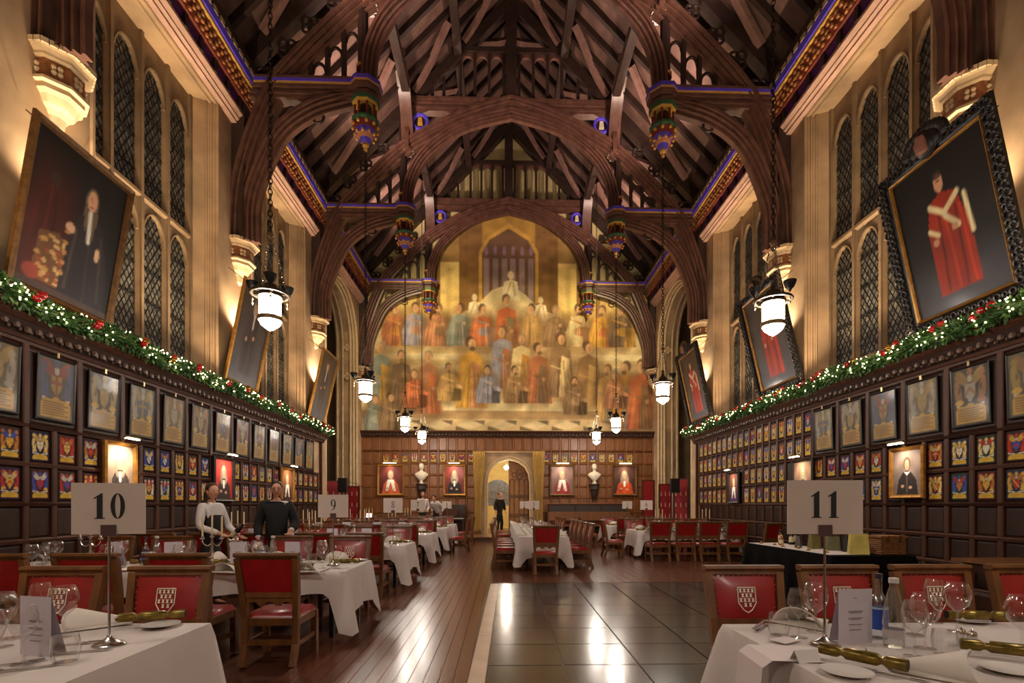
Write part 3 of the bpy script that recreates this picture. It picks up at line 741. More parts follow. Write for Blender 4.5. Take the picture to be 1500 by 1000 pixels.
# =============== portraits with picture lights ===============
def portrait(seed,bg,robe,face=(214,168,136),wig=(164,146,124),style=0,w=42,h=56,res=1.):
    c=Cv(w,h,bg); r=random.Random(seed)
    c.ell(.5,.75,.55,.4,tuple(min(255,x*1.25+10) for x in bg),.7,1.2)
    c.poly([(.12,0),(.2,.34),(.34,.5),(.5,.55),(.66,.5),(.82,.34),(.9,0)],robe)
    c.line(.3,.1,.42,.48,.03,tuple(x*.6 for x in robe),.7); c.line(.72,.1,.6,.48,.03,tuple(min(255,x*1.3) for x in robe),.6)
    if style==0:   # long wig and lace
        c.ell(.5,.66,.155,.2,wig); c.ell(.39,.52,.08,.16,wig,rot=.15); c.ell(.61,.52,.08,.16,wig,rot=-.15)
        c.poly([(.46,.49),(.54,.49),(.56,.3),(.5,.26),(.44,.3)],(240,236,230)); c.line(.42,.5,.58,.5,.02,robe)
    elif style==1: # short hair, white collar
        c.ell(.5,.7,.12,.15,(90,66,48)); c.poly([(.4,.52),(.6,.52),(.5,.44)],(236,230,220)); c.line(.5,.44,.5,.05,.015,(150,140,130))
    else:          # robe with fur
        c.ell(.5,.68,.13,.17,wig); c.poly([(.36,.52),(.64,.52),(.72,.1),(.62,.1),(.5,.44),(.38,.1),(.28,.1)],(232,226,214))
    c.ell(.5,.68,.085,.12,face,1,.2); c.ell(.47,.7,.014,.01,(60,40,30)); c.ell(.53,.7,.014,.01,(60,40,30)); c.line(.5,.69,.505,.65,.01,(180,130,100)); c.line(.475,.615,.525,.615,.009,(160,80,70))
    c.ell(.34,.2,.06,.035,face); c.ell(.62,.17,.06,.035,face)
    return c.noise(.15,6)
PLBODY=BRASS; GLOWP=emit_mat('picture_lamp',(1,.82,.55),22)
def hang_portrait(loc,rz,W,H,cv,fm,fw,label,light=True,group=None,e=None):
    t=thing('portrait_painting',label,'painting',loc,rz,group)
    link('canvas',paint_mesh('canvas',cv,W,H,PAINT),t)
    frame_mb(W,H,fw,.07,y=.02).build('frame',fm,t,ang=30)
    if light:
        pl=MB().tube([(0,-.02,H+fw),(0,-.14,H+fw+.1),(0,-.2,H+fw+.08)],.01,6).build('picture_light',PLBODY,t)
        MB().prism([(-.2,H+fw+.1),(-.24,H+fw+.07),(-.2,H+fw+.05),(-.17,H+fw+.06)],-W*.3,W*.3,'x').build('lamp_hood',PLBODY,pl,smooth=False)
        MB().box(-W*.28,W*.28,-.215,-.19,H+fw+.04,H+fw+.055).build('lamp_tube',GLOWP,pl,smooth=False)
        d=bpy.data.lights.new('picture_lamp','SPOT'); d.energy=e or E_PORT; d.color=WARM2; d.spot_size=1.9; d.spot_blend=.9; d.shadow_soft_size=.05
        o=bpy.data.objects.new('picture_lamp_light',d); col.objects.link(o); o.parent=t; o.location=(0,-.3,H+fw+.02); o.rotation_euler=(Vector((0,.02,H*.5))-Vector((0,-.3,H+fw))).to_track_quat('-Z','Y').to_euler()
    return t
g='portraits on the wainscot'
PL=[('left',8.7,1.7,.58,.82,portrait(1,(150,128,112),(70,58,56)),GILT,'gilt-framed portrait of a sitter in white wig and lace, behind table ten'),
    ('left',11.88,1.68,.72,.88,portrait(2,(176,40,32),(40,24,26)),BLACKF,'dark-framed portrait with bright red background and white wig'),
    ('left',15.36,1.68,.78,.88,portrait(3,(120,72,40),(60,30,28),style=2),GILT,'gilt-framed portrait with brown background on wall beyond the waitress'),
    ('right',8.68,1.72,.6,.76,portrait(4,(120,104,98),(38,26,26),style=1),GILT,'gilt-framed portrait of a sitter in plain black with white collar'),
    ('right',11.75,1.7,.7,.84,portrait(5,(130,100,80),(60,40,40)),BLACKF,'dark-framed portrait partly behind the table eleven card'),
    ('right',15.3,1.65,.6,.82,portrait(6,(90,50,40),(70,40,90),style=2),BLACKF,'dark-framed portrait of a sitter in purple and red on narrow panels')]
for side,y,z,W,H,cv,fm,lb in PL:
    rz=pi/2 if side=='left' else -pi/2
    hang_portrait(wpos(side,y,z,.05),rz,W,H,cv,fm,.07,lb,True,g,E_PORT*(3 if y<9 and side=='left' else 1))
# =============== great leaning paintings on the piers ===============
def standing(seed,robe,fur,bg=(24,20,18),wig=None,face=(206,150,112),full=True):
    c=Cv(64,92,bg); c.ell(.5,.1,.7,.22,(70,66,72),.9,1.0)
    c.poly([(.3,.1),(.3,.55),(.36,.72),(.5,.76),(.64,.72),(.72,.52),(.74,.1)],robe)
    dk=tuple(x*.6 for x in robe); lt=tuple(min(255,x*1.35) for x in robe)
    for x0,x1,q in ((.4,.44,dk),(.52,.5,lt),(.6,.62,dk),(.68,.66,lt)): c.line(x0,.12,x1,.62,.018,q,.7)
    if fur:
        c.line(.36,.7,.5,.62,.03,fur); c.line(.66,.7,.5,.62,.03,fur); c.line(.5,.6,.62,.5,.03,fur); c.line(.72,.66,.74,.42,.03,fur)
        c.line(.31,.55,.4,.5,.025,fur)
    if wig: c.ell(.5,.81,.085,.1,wig); c.line(.5,.72,.5,.6,.03,(220,210,190))
    c.ell(.5,.82,.05,.062,face,1,.2); c.ell(.5,.875,.05,.03,(60,44,36),.8); c.ell(.485,.83,.008,.006,(50,30,20)); c.ell(.515,.83,.008,.006,(50,30,20))
    c.ell(.36,.46,.035,.025,face); c.ell(.58,.5,.035,.025,face)
    return c.noise(.15,7)
def robed(seed):
    c=Cv(64,80,(26,22,20)); c.ell(.2,.3,.3,.5,(84,28,16),.9,1.0); c.poly([(.1,.3),(.14,.62),(.2,.72),(.27,.7),(.33,.58),(.35,.38)],(70,24,16)); c.line(.2,.35,.21,.68,.012,(96,34,20),.8); c.line(.28,.38,.26,.64,.012,(48,18,14),.8); c.ell(.24,.74,.05,.05,(60,46,34),.8); c.poly([(.14,.06),(.16,.38),(.34,.42),(.44,.36),(.46,.06)],(110,70,38)); [c.ell(.17+.27*c.g.rand(),.08+.3*c.g.rand(),.018+.014*c.g.rand(),.016,[(190,146,80),(150,70,40),(206,170,110)][i%3],.85) for i in range(46)]; c.ell(.14,.1,.08,.05,(150,60,44),.9)
    c.poly([(.4,.02),(.44,.5),(.54,.66),(.66,.7),(.8,.6),(.9,.3),(.92,.02)],(40,34,38)); c.ell(.62,.75,.075,.1,(112,92,72)); c.poly([(.54,.7),(.58,.52),(.62,.6),(.68,.5),(.71,.7)],(100,82,64)); c.line(.5,.5,.47,.1,.02,(70,56,44)); c.line(.78,.55,.84,.1,.02,(64,52,44)); c.line(.66,.45,.68,.05,.012,(58,48,46))
    c.ell(.62,.76,.052,.072,(212,158,118),1,.2); c.ell(.603,.775,.008,.006,(60,40,30)); c.ell(.637,.775,.008,.006,(60,40,30)); c.line(.62,.765,.623,.745,.006,(170,116,84)); c.line(.605,.722,.635,.722,.006,(150,80,66)); c.line(.62,.67,.64,.48,.03,(216,206,184)); c.ell(.44,.5,.05,.035,(206,160,124)); c.ell(.76,.42,.03,.05,(200,160,120))
    for q in range(5): c.ell(.42,.18+.07*q,.025,.015,(170,120,70))
    c.rect(0,1,0,.05,(70,50,44)); return c.noise(.15,7)
LP=[('left',7.6,1.56,2.06,robed(1),'old',4.5,.17,'huge dark portrait of a bewigged figure beside a red cloth, leaning above table ten'),
    ('left',12.68,1.42,2.26,standing(2,(58,46,44),None,(70,60,54),(176,160,140)),'plain',4.52,.2,'tall dim portrait leaning behind the lantern, in thin gilt frame'),
    ('left',17.75,1.4,2.2,standing(3,(74,58,48),None,(84,70,54),(150,130,104)),'plain',4.52,.22,'tall brown portrait leaning beside the oriel arch next to garland end'),
    ('right',7.59,1.56,2.26,standing(4,(150,44,22),(222,200,150)),'carved',4.63,.22,'huge portrait of figure in red robe and pale fur, black carved frame, above table eleven'),
    ('right',12.76,1.56,2.26,standing(5,(168,50,34),None,(74,64,58)),'carved',4.63,.23,'tall portrait of red-robed figure in carved frame behind the lantern'),
    ('right',17.84,1.5,2.26,standing(6,(170,52,34),(200,180,150),(78,62,48)),'carved',4.62,.215,'tall portrait of red-robed figure in carved frame beside the oriel arch')]
for side,y,W,H,cv,kind,z0,tilt,lb in LP:
    rz=pi/2 if side=='left' else -pi/2; sg=-1 if side=='left' else 1
    t=thing('leaning_portrait',lb,'painting',(sg*6.70,y,z0),rz,'great portraits leaning on the piers'); t.rotation_euler=(tilt,0,rz)
    link('canvas',paint_mesh('canvas',cv,W,H,PAINT),t)
    if kind=='carved':
        frame_mb(W,H,.05,.05,y=.0).build('gilt_slip',GILT,t,smooth=False)
        s=frame_mb(W+.1,H+.1,.17,.09,y=.02); s.v=[(v[0],v[1],v[2]-.05) for v in s.v]; fr=s.build('carved_frame',BLACKF,t,ang=30)
        s=MB(); q=RND
        def run(x0,z0_,x1,z1_):
            n=int(math.hypot(x1-x0,z1_-z0_)/.11)
            for i in range(n+1):
                u=i/n; px_,pz_=x0+(x1-x0)*u,z0_+(z1_-z0_)*u; s.torus((px_,-.075,pz_),.038+.012*(i%2),.02,10,5); s.ball((px_+.03*(-1)**i,-.08,pz_+.04*(-1)**(i//2)),.022,5,4)
        a=W/2+.14; run(-a,-.14,a,-.14); run(a,-.14,a,H+.14); run(a,H+.14,-a,H+.14); run(-a,H+.14,-a,-.14); run(a+.06,-.1,a+.06,H+.1); run(-a-.06,-.1,-a-.06,H+.1)
        s.build('foliage_carving',BLACKF,fr)
        s=MB()
        for i in range(14):
            u=i/13*pi; s.ball((.34*math.cos(u),-.06,H+.22+.2*math.sin(u)),.085,7,5,(1,.6,1))
        [s.ball((.19*math.cos(i/8*pi),-.06,H+.2+.12*math.sin(i/8*pi)),.1,7,5,(1,.6,1)) for i in range(9)]; s.ball((0,-.06,H+.22),.2,8,6,(1,.5,1.1)); s.build('crest',BLACKF,fr)
        MB().lathe([(.0,-.17),(.1,-.14),(.11,0),(.07,.1),(0,.11)],10,(0,-.11,H+.24)).build('cartouche',M('faded_cartouche',(150,100,80)),fr)
    else:
        frame_mb(W,H,.1 if kind=='old' else .07,.08,y=.02).build('frame',GILT_D if kind=='old' else GILT,t,ang=30)
    s=MB()
    for e in (-1,1): s.tube([(e*W*.3,.03,H),(e*W*.3,.2+H*math.tan(tilt)*.9,H+.3)],.008,5)
    s.build('hanging_wire',IRON,t)
    MB().box(-W*.3,-W*.18,-.1,.02,-.12,-.08).build('ledge_bracket',IRON,t,smooth=False)
for sg in (-1,1):   # lamp housings behind the paintings
    for k,y in enumerate(TR[:3]):
        o=MB().box(-.07,.07,-.09,.09,-.1,0).build('uplighter_box',IRON,None,(sg*6.72,y+.1,5.7),smooth=False)
        tag(o,'small dark uplighter box behind the %s great portrait from the dais, %s side'%(ORD[2-k],'table ten' if sg<0 else 'table eleven'),'lamp','uplighters behind the portraits')
# =============== end wall: mural, wainscot, doorway ===============
def arch_in(x,z):   # inside the arches of the end truss
    x=abs(x)
    def ev(P,x):
        for a,b in zip(P,P[1:]):
            if b[0]<=x<=a[0]: return a[1]+(b[1]-a[1])*(a[0]-x)/max(1e-6,a[0]-b[0])
        return None
    if 3.7<x<4.0: return z<11.7
    if x>3.7: v=ev(LOWER,x); return z<(v if v else 8.0)+.05
    v=ev(INNER,x); return z<(v if v else 11.9)+.05
def mural():
    w,h=420,320; X0,Z0,Z1=6.85,4.98,15.4; c=Cv(w,h,(206,178,112)); r=random.Random(4)
    Zf=lambda z:(z-Z0)/(Z1-Z0); U=lambda x:(x+X0)/(2*X0)
    def rect(x0,x1,z0,z1,q,al=1): c.rect(U(x0),U(x1),Zf(z0),Zf(z1),q,al)
    def ell(x,z,rx,rz_,q,al=1,soft=.2,rot=0): c.ell(U(x),Zf(z),rx/(2*X0),rz_/(Z1-Z0),q,al,soft,0)
    def poly(P,q,al=1): c.poly([(U(x),Zf(z)) for x,z in P],q,al)
    # painted hall: piers, recesses, one arched window
    rect(-6.9,6.9,10.6,15.5,(176,136,62))
    for e in (-1,1):
        for a,b,q in ((1.9,2.3,(120,86,44)),(2.3,3.2,(232,200,120)),(3.2,3.5,(130,96,54)),(3.5,4.1,(224,190,110)),(4.1,4.3,(150,112,64)),(4.3,5.2,(214,182,108)),(5.2,6.9,(190,156,92))): rect(min(e*a,e*b),max(e*a,e*b),9.6,15.5,q)
        rect(min(e*2.3,e*3.2),max(e*2.3,e*3.2),12.9,15.5,(150,118,64)); rect(min(e*1.25,e*1.9),max(e*1.25,e*1.9),9.6,15.5,(128,92,50))
    poly([(-1.4,11),(-1.4,13.4),(-1.0,14.1),(0,14.75),(1.0,14.1),(1.4,13.4),(1.4,11)],(206,160,72)); poly([(-1.25,11),(-1.25,13.3),(-.9,13.95),(0,14.5),(.9,13.95),(1.25,13.3),(1.25,11)],(104,76,56))
    for i in range(6):
        x=-1.05+.42*i; rect(x-.13,x+.13,11,13.1,(150,128,128)); ell(x,13.45,.09,.22,(140,110,130))
    # pale draped group above the steps
    poly([(-3.2,9.9),(-2.4,10.4),(-1.5,10.9),(-.8,11.6),(0,11.9),(.8,11.4),(1.4,10.8),(2.6,10.3),(3.2,9.9)],(226,206,156))
    for x,z,s in ((-1.6,11.0,.9),(.1,12.0,1.1),(1.5,10.9,.9)):
        poly([(x-.4*s,z-.8*s),(x-.28*s,z),(x,z+.1*s),(x+.28*s,z),(x+.42*s,z-.8*s)],(240,226,186)); ell(x,z+.28*s,.14*s,.19*s,(236,214,170)); c.line(U(x-.2),Zf(z-.6*s),U(x),Zf(z),.003,(190,164,110)); c.line(U(x+.2),Zf(z-.6*s),U(x+.1),Zf(z),.003,(190,164,110))
    # steps
    z=9.55; k=0
    rect(-6.9,6.9,8.9,9.75,(226,204,150)); rect(-6.9,6.9,9.5,9.62,(240,224,178))
    for i in range(9):
        z0=8.9-.28*i; rect(-6.9,6.9,z0-.28,z0,(238,220,170) if i%2 else (218,192,138))
    rect(-6.9,6.9,5.95,6.4,(232,212,160)); rect(-6.9,6.9,5.55,5.95,(176,142,98)); rect(-6.9,6.9,4.9,5.55,(200,172,124))
    for i in range(7):
        x=-4.8+1.5*i; poly([(x-.62,5.28),(x,5.06),(x+.62,5.28),(x,5.5)],(216,192,148)); poly([(x-.68,5.06),(x-.66,5.24),(x-.1,5.05)],(110,92,72)); poly([(x+.68,5.5),(x+.66,5.3),(x+.1,5.51)],(110,92,72))
    # robed assembly, own arrangement: a seated tier and a standing tier
    pal=[(150,76,50),(206,150,50),(104,128,130),(190,122,40),(112,86,64),(122,132,170),(84,66,54),(196,92,54),(120,88,60),(226,206,150),(176,110,80),(126,122,130),(184,144,84)]
    def figure(x,z,s,q,seated=False,q2=None):
        q=tuple(.72*v+.28*w_ for v,w_ in zip(q,(176,142,96))); q2=tuple(.75*v+.25*w_ for v,w_ in zip(q2,(190,156,104))) if q2 else None
        ell(x,z+(.55 if seated else .75)*s,.52*s,(.72 if seated else .98)*s,(120,88,56),.5,.35); dk=tuple(v*.55 for v in q); lt=tuple(min(255,v*1.25+10) for v in q)
        if seated:
            poly([(x-.42*s,z),(x-.45*s,z+.45*s),(x-.27*s,z+.95*s),(x,z+1.05*s),(x+.27*s,z+.95*s),(x+.42*s,z+.5*s),(x+.5*s,z)],q)
            ell(x+.16*s,z+.5*s,.36*s,.16*s,q2 or lt); poly([(x+.1*s,z),(x+.2*s,z+.5*s),(x+.48*s,z+.45*s),(x+.45*s,z)],q2 or dk); hz=1.24
        else:
            poly([(x-.4*s,z),(x-.33*s,z+.9*s),(x-.27*s,z+1.35*s),(x,z+1.48*s),(x+.27*s,z+1.35*s),(x+.33*s,z+.8*s),(x+.42*s,z)],q); hz=1.66
            poly([(x-.05*s,z),(x+.02*s,z+1.2*s),(x+.25*s,z+1.1*s),(x+.3*s,z)],q2 or dk)
        for o in (-.28,-.2,-.13,-.05,.03,.1,.17,.25): c.line(U(x+o*s*1.4+r.uniform(-.05,.05)),Zf(z+.03),U(x+o*s*.8),Zf(z+r.uniform(.6,1.1)*s),.0018,dk if r.random()<.55 else lt,.75)
        tn=r.uniform(-.04,.04); hc_=r.choice([(84,60,44),(150,130,110),(110,80,56),(72,54,42)]); ell(x-tn*2,z+(hz+.05)*s,.12*s,.15*s,hc_,.85); ell(x+tn,z+(hz-.02)*s,.1*s,.145*s,(206,160,116)); ell(x+tn+.03*s,z+(hz-.02)*s,.04*s,.11*s,(176,128,88),.6); ell(x+tn*1.5,z+(hz-.13)*s,.07*s,.06*s,hc_,.7 if r.random()<.5 else 0)
        c.line(U(x-.27*s),Zf(z+.9*s),U(x+.15*s),Zf(z+.75*s),.004,q2 or lt,.9); ell(x+.17*s,z+.74*s,.06*s,.06*s,(206,160,116)); ell(x+.26*s,z+.55*s,.1*s,.5*s,dk,.45,1.0); ell(x-.2*s,z+.6*s,.09*s,.45*s,lt,.45,1.0)
    for i,x in enumerate((-5.3,-4.35,-3.3,-2.3,-1.2,1.05,2.2,3.3,4.4,5.3)): figure(x,8.95+.05*(i%2),1.4,pal[(i*5)%13],True,pal[(i*7+3)%13])
    figure(-.1,8.55,1.55,(190,80,46),False,(96,84,66))
    for i,(x,z,s) in enumerate(((-5.95,6.2,1.6),(-5.0,6.0,1.5),(-3.75,5.8,1.6),(-1.75,6.1,1.8),(-.3,7.0,1.6),(.6,6.9,1.45),(1.4,6.3,1.55),(2.45,6.6,1.65),(3.75,6.2,1.65),(4.65,5.5,1.45),(5.5,5.1,1.75),(6.25,5.1,1.8))): figure(x,z,s,pal[(i*4+2)%13],False,pal[(i*3+1)%13])
    for x,z in ((-4.4,6.3),(3.1,6.0),(5.0,6.3),(-2.8,6.6),(-1.0,6.5),(.3,6.5),(-6.2,5.1),(-5.5,5.2)): figure(x,z-.2,1.25,pal[int((x+7)*3)%13],True)
    c.a=c.a*.9+np.array((226,192,126))*.1; c.noise(.1,9); c.noise(.14,40)
    for _ in range(1): c.a[1:-1,1:-1]=(c.a[1:-1,1:-1]*2+c.a[:-2,1:-1]+c.a[2:,1:-1]+c.a[1:-1,:-2]+c.a[1:-1,2:])/6
    k=c.g.rand(h,w)*.1+.95; c.a*=k[...,None]
    xs=(np.arange(w)+.5)/w*2*X0-X0; zs=np.linspace(Z0,Z1,h); m=np.array([[arch_in(x,z) for x in xs] for z in zs])
    me=paint_mesh('mural',c,2*X0,Z1-Z0,paint_mat('fresco',rough=.9),m,0)
    return tag(link('mural',me,None,(0,24.0,Z0)),'vast golden wall painting of robed figures on steps, filling the end arch','mural')
mural()
root=struct(link('trim_5',None,None,(0,23.93,0)))
us=[-6.82+.44*k for k in range(32)]
door=lambda a,b,c,d: (a+b)/2>-1.5 and (a+b)/2<1.5 and c<4.0
uL=[u for u in us if u<-1.35]; uR=[u for u in us if u>1.35]; zz=[.5,1.18,1.86,2.38,2.92,3.46,4.04]
for L in (uL,uR): lattice_wall(root,L,zz,.07,.06,WAINS_F,WAINS_F); MB().box(L[0],L[-1],-.03,.05,.2,.5).build('skirting',WAINS_F,root,smooth=False)
lattice_wall(root,us,[4.04,4.7],.07,.06,WAINS_F,WAINS_F)
for L in (uL,uR): pass
cornice(root,-6.85,6.85,4.68)
for sgn,L in ((-1,uL),(1,uR)):
    cc=list(zip(L,L[1:])); cc=cc if sgn>0 else list(reversed(cc)); k=0
    for a,b in cc[:10]:
        o=link('heraldic_panel',SMALL[(k*3+5+(sgn>0)*11)%40],None,((a+b)/2,23.95,3.53))
        tag(o,'pale heraldic panel above end-wall portraits, %s from doorway towards the %s'%(ordw(k),'red screens' if sgn>0 else 'upright piano'),'heraldic panel','heraldic panels on the end wall'); k+=1
g='portraits on the end wall'
for x0,x1,cv,fm,lb in ((-6.12,-4.85,portrait(11,(90,40,36),(196,90,56),style=2),GILT,'end-wall portrait of bewigged sitter in orange-red robe, between bust and oriel'),
    (-3.07,-1.99,portrait(12,(110,36,28),(34,24,24)),GILT,'end-wall portrait of bewigged sitter in black on dark red, beside curtain and piano'),
    (1.89,3.12,portrait(13,(120,90,84),(150,50,50),style=2),GILT_D,'end-wall portrait of pale sitter in crimson, between curtain and bust above the bench'),
    (4.84,6.07,portrait(14,(70,44,36),(206,80,36)),GILT_D,'end-wall portrait of sitter in vivid orange robe, beyond the bust above the bench')):
    hang_portrait(((x0+x1)/2,23.88,2.05),0,x1-x0-.22,1.26,cv,fm,.1,lb,True,g,E_PORT*1.1)
MARB=M('bust_marble',(220,205,180),rough=.5,var=.1)
for x,lb in ((-4.04,'white marble bust on dark bracket between the portraits by the piano'),(4.0,'white marble bust on dark bracket above the long bench')):
    t=thing('marble_bust',lb,'bust',(x,23.72,2.5),0,'busts on the end wall')
    MB().lathe([(.12,0),(.13,.03),(.08,.06),(.07,.14),(.1,.16)],12).build('socle',MARB,t)
    b=MB(); pr=[(.09,.15,.08),(.15,.2,.11),(.22,.28,.14),(.29,.36,.15),(.31,.43,.15),(.28,.49,.13),(.17,.545,.11),(.085,.58,.09),(.08,.66,.085)]
    n=14; v=[];f=[]
    for rx,z,ry in pr:
        for i in range(n): a=2*pi*i/n; v.append((rx*math.cos(a),ry*math.sin(a),z))
    for k in range(len(pr)-1):
        for i in range(n): f.append((k*n+i,k*n+(i+1)%n,(k+1)*n+(i+1)%n,(k+1)*n+i))
    b.add(v,f+[tuple(range(n))]); b.ball((0,-.01,.77),.13,12,10,(.85,1,1.25)); b.ball((0,-.14,.76),.024,6,5,(.8,1,1.5)); b.ball((0,.02,.82),.133,10,8,(.9,1,1.05))
    for e in (-1,1): b.ball((e*.112,.01,.76),.028,6,5,(.5,1,1.4))
    b.build('shoulders_and_head',MARB,t)
    MB().lathe([(.0,-.75),(.05,-.72),(.09,-.6),(.13,-.5),(.16,-.3),(.22,-.26),(.22,-.08),(.26,-.04),(.26,0)],8,a0=pi/8).build('bracket',CARVE,t,smooth=False)
# doorway: stone arch, open oak leaf, passage behind
dr=struct(link('door_1',None,None,(0,23.9,0)))
arch=[(-1.0,.2),(-1.0,2.6),(-.93,3.0),(-.75,3.32),(-.45,3.55),(0,3.68),(.45,3.55),(.75,3.32),(.93,3.0),(1.0,2.6),(1.0,.2)]
MB().prism([(-1.32,.2),(-1.32,4.0),(1.32,4.0),(1.32,.2)]+[(x,z) for x,z in reversed(arch)],-.1,.14,'y').build('stone_surround',STONE,dr,smooth=False)
for o_,r in ((0,.04),(.1,.03)):
    s=MB(); s.tube([((1+o_)*x,-.1,z if z<2.5 else 2.6+(z-2.6)*(1+o_)) for x,z in arch],r,6); s.build('arch_moulding',STONE2,dr)
MB().prism([(-1.36,3.93),(-1.4,4.03),(1.4,4.03),(1.36,3.93)],-.2,.1,'y').build('lintel_moulding',STONE,dr,smooth=False)
lf=MB().prism([(0,.2),(0,3.66),(.45,3.53),(.75,3.3),(.92,2.98),(.98,2.6),(.98,.2)],.3,.36,'y').build('door_leaf',M('door_oak',(150,98,44),rough=.45,var=.35,scale=3,stretch=(8,1,.8)),dr,smooth=False)
DO=M('door_oak_dark',(96,58,28),rough=.45,var=.3)
s=MB()
for x in (.05,.27,.5,.73,.93): s.box(x-.02,x+.02,.26,.3,.2,2.7)
for z in (1.05,1.95): s.box(0,.98,.25,.3,z-.06,z+.06)
s.build('door_rib',DO,lf,smooth=False)
s=MB()
for x in (.16,.385,.615,.83): s.tube([(x+.1*math.cos(a),.28,2.62+.14*math.sin(a)) for a in [k*pi/8 for k in range(9)]],.018,5)
for x,z in ((.27,2.95),(.5,3.1),(.73,2.95),(.5,2.85)): s.torus((x,.28,z),.1,.016,12,5)
s.build('door_tracery',DO,lf)
for nm,bx_,m in (('wall_passage',(-2.2,2.2,28.9,29.0,.0,5),CREAM),('floor_passage',(-2.2,2.2,24.5,29,.1,.19),FLOORW),('ceiling_passage',(-2.2,2.2,24.5,29,4.4,4.5),CREAM)):
    struct(MB().box(*bx_).build(nm,m,smooth=False))
for e in (-1,1): struct(MB().box(e*2.2-.05,e*2.2+.05,24.5,29,0,5).build('wall_passage_%s'%('left' if e<0 else 'right'),CREAM,smooth=False))
pw=struct(link('window_7',None,None,(-.55,28.85,0)))
MB().prism([(-.8,1.5),(-.8,2.2)]+[(x*.8,2.2+.75*math.sqrt(max(0,1-x*x))) for x in (-.9,-.6,-.3,0,.3,.6,.9)]+[(.8,2.2),(.8,1.5)],0,.04,'y').build('glass_pane',M('passage_glass',(120,130,150),rough=.2,var=.3),pw,smooth=False)
s=MB()
for x in (-.4,0,.4): s.box(x-.02,x+.02,-.03,0,1.5,2.75)
for z in (1.85,2.2): s.box(-.8,.8,-.03,0,z-.02,z+.02)
s.build('glazing_bar',WSTONE,pw,smooth=False)
t=thing('passage_lamp','bright round lamp hanging in passage behind the doorway arch','lamp',(-.1,25.0,3.35))
MB().ball((0,0,0),.11,12,8).build('globe',emit_mat('passage_globe',(1,.85,.6),90),t); MB().tube([(0,0,.1),(0,0,1.06)],.012,6).build('rod',BRASS,t)
# curtains
CURT=M('cream_curtain',(206,170,98),rough=.85,var=.15,scale=4)
for sg,lb in ((-1,'cream floor-length curtain drawn back on side of the doorway near the piano'),(1,'cream floor-length curtain drawn back on side of the doorway near the bench')):
    v=[];f=[];n=40;m=14
    for j in range(m+1):
        z=4.0-3.795*j/m; q=j/m; wd=.56-.26*math.sin(min(1,q/.68)*pi/2)**2 if q<.8 else .3+.05*(q-.8)*5
        cx=-sg*.0+ (-sg*.0) + (sg*.06*q)
        for i in range(n+1):
            u=i/n-.5; v.append((cx+u*wd,-.05*math.sin(i*pi/2.6)*(1-.3*q)-.06,z))
    for j in range(m):
        for i in range(n): f.append((j*(n+1)+i,j*(n+1)+i+1,(j+1)*(n+1)+i+1,(j+1)*(n+1)+i))
    t=thing('door_curtain',lb,'curtain',(sg*1.38,23.62,0),0,'curtains beside the doorway')
    o=MB().add(v,f).build('curtain_cloth',CURT,t); md=o.modifiers.new('solid','SOLIDIFY'); md.thickness=.008
    MB().tube([(-.34,0,4.03),(.34,0,4.03)],.02,8).build('curtain_rail',BRASS,t)
# small lit picture and books on end wall shelf are part of the furniture section
# =============== hanging lanterns ===============
LGL=emit_mat('lantern_glass',(1,.9,.78),E_LANT)
def chain_mb(p0,p1,L,r,t,b=None):
    b=b or MB(); p0=Vector(p0);p1=Vector(p1); d=p1-p0; n=max(2,int(d.length/(L*.72))); t0=d.normalized(); a=t0.orthogonal().normalized(); c=t0.cross(a)
    for k in range(n):
        m=p0+d*((k+.5)/n); s=a if k%2 else c; pts=[]
        for i in range(9):
            q=2*pi*i/8; pts.append(m+t0*(L/2)*math.cos(q)+s*r*math.sin(q))
        b.tube(pts,t,4,False)
    return b
def lantern_proto(top):
    r=link('hanging_lantern',None)
    chain_mb((0,0,1.42),(0,0,top),.11,.03,.008).build('chain',IRON,r)
    MB().lathe([(.0,1.44),(.03,1.42),(.06,1.39),(.03,1.36),(.02,1.33),(.045,1.3),(.02,1.26)],10).build('knob',BRASS,r)
    for i in range(3):
        a=i*2*pi/3+.4; p=(.2*math.cos(a),.2*math.sin(a))
        chain_mb((p[0]*.25,p[1]*.25,1.28),(p[0],p[1],.66),.045,.014,.005).build('side_chain',SILVER,r)
    MB().lathe([(.165,.485),(.165,.52),(.14,.56),(.11,.6),(.1,.66),(.05,.7),(.03,.78),(.045,.82),(.0,.88)],12).torus((0,0,.53),.255,.022,20,6,'z').bar((-.25,0,.53),(.25,0,.53),.03,.02).bar((-.125,-.217,.53),(.125,.217,.53),.03,.02).bar((.125,-.217,.53),(-.125,.217,.53),.03,.02).build('crown',M('bronze_crown',(74,62,48),rough=.4,metal=.6),r)
    for i in range(3):
        a=i*2*pi/3+.95; c=(.27*math.cos(a),.27*math.sin(a),0)
        MB().lathe([(.01,.56),(.03,.6),(.06,.63),(.085,.69),(.09,.72),(.075,.72),(.05,.66)],10,c).build('cup',IRON,r)
        MB().lathe([(.0,.38),(.02,.41),(.0,.44),(.015,.47),(.0,.5)],8,c).build('drop',BRASS,r)
    MB().lathe([(.155,.21),(.155,.49)],8,closed=False).build('glass_body',LGL,r,smooth=False)
    MB().lathe([(.16,.14),(.172,.15),(.172,.2),(.16,.21)],16,closed=False).build('lower_band',BRASS,r)
    MB().lathe([(.15,.15),(.13,.09),(.08,.05),(.04,.02),(0,0)],12,closed=False).build('glass_bowl',LGL,r)
    s=MB()
    for i in range(8):
        a=i*pi/4; s.tube([(.158*math.cos(a),.158*math.sin(a),.2),(.158*math.cos(a),.158*math.sin(a),.49)],.007,4)
    s.build('glazing_bar',BRASS,r)
    return r
lp=Proto(lantern_proto(6.2)); 
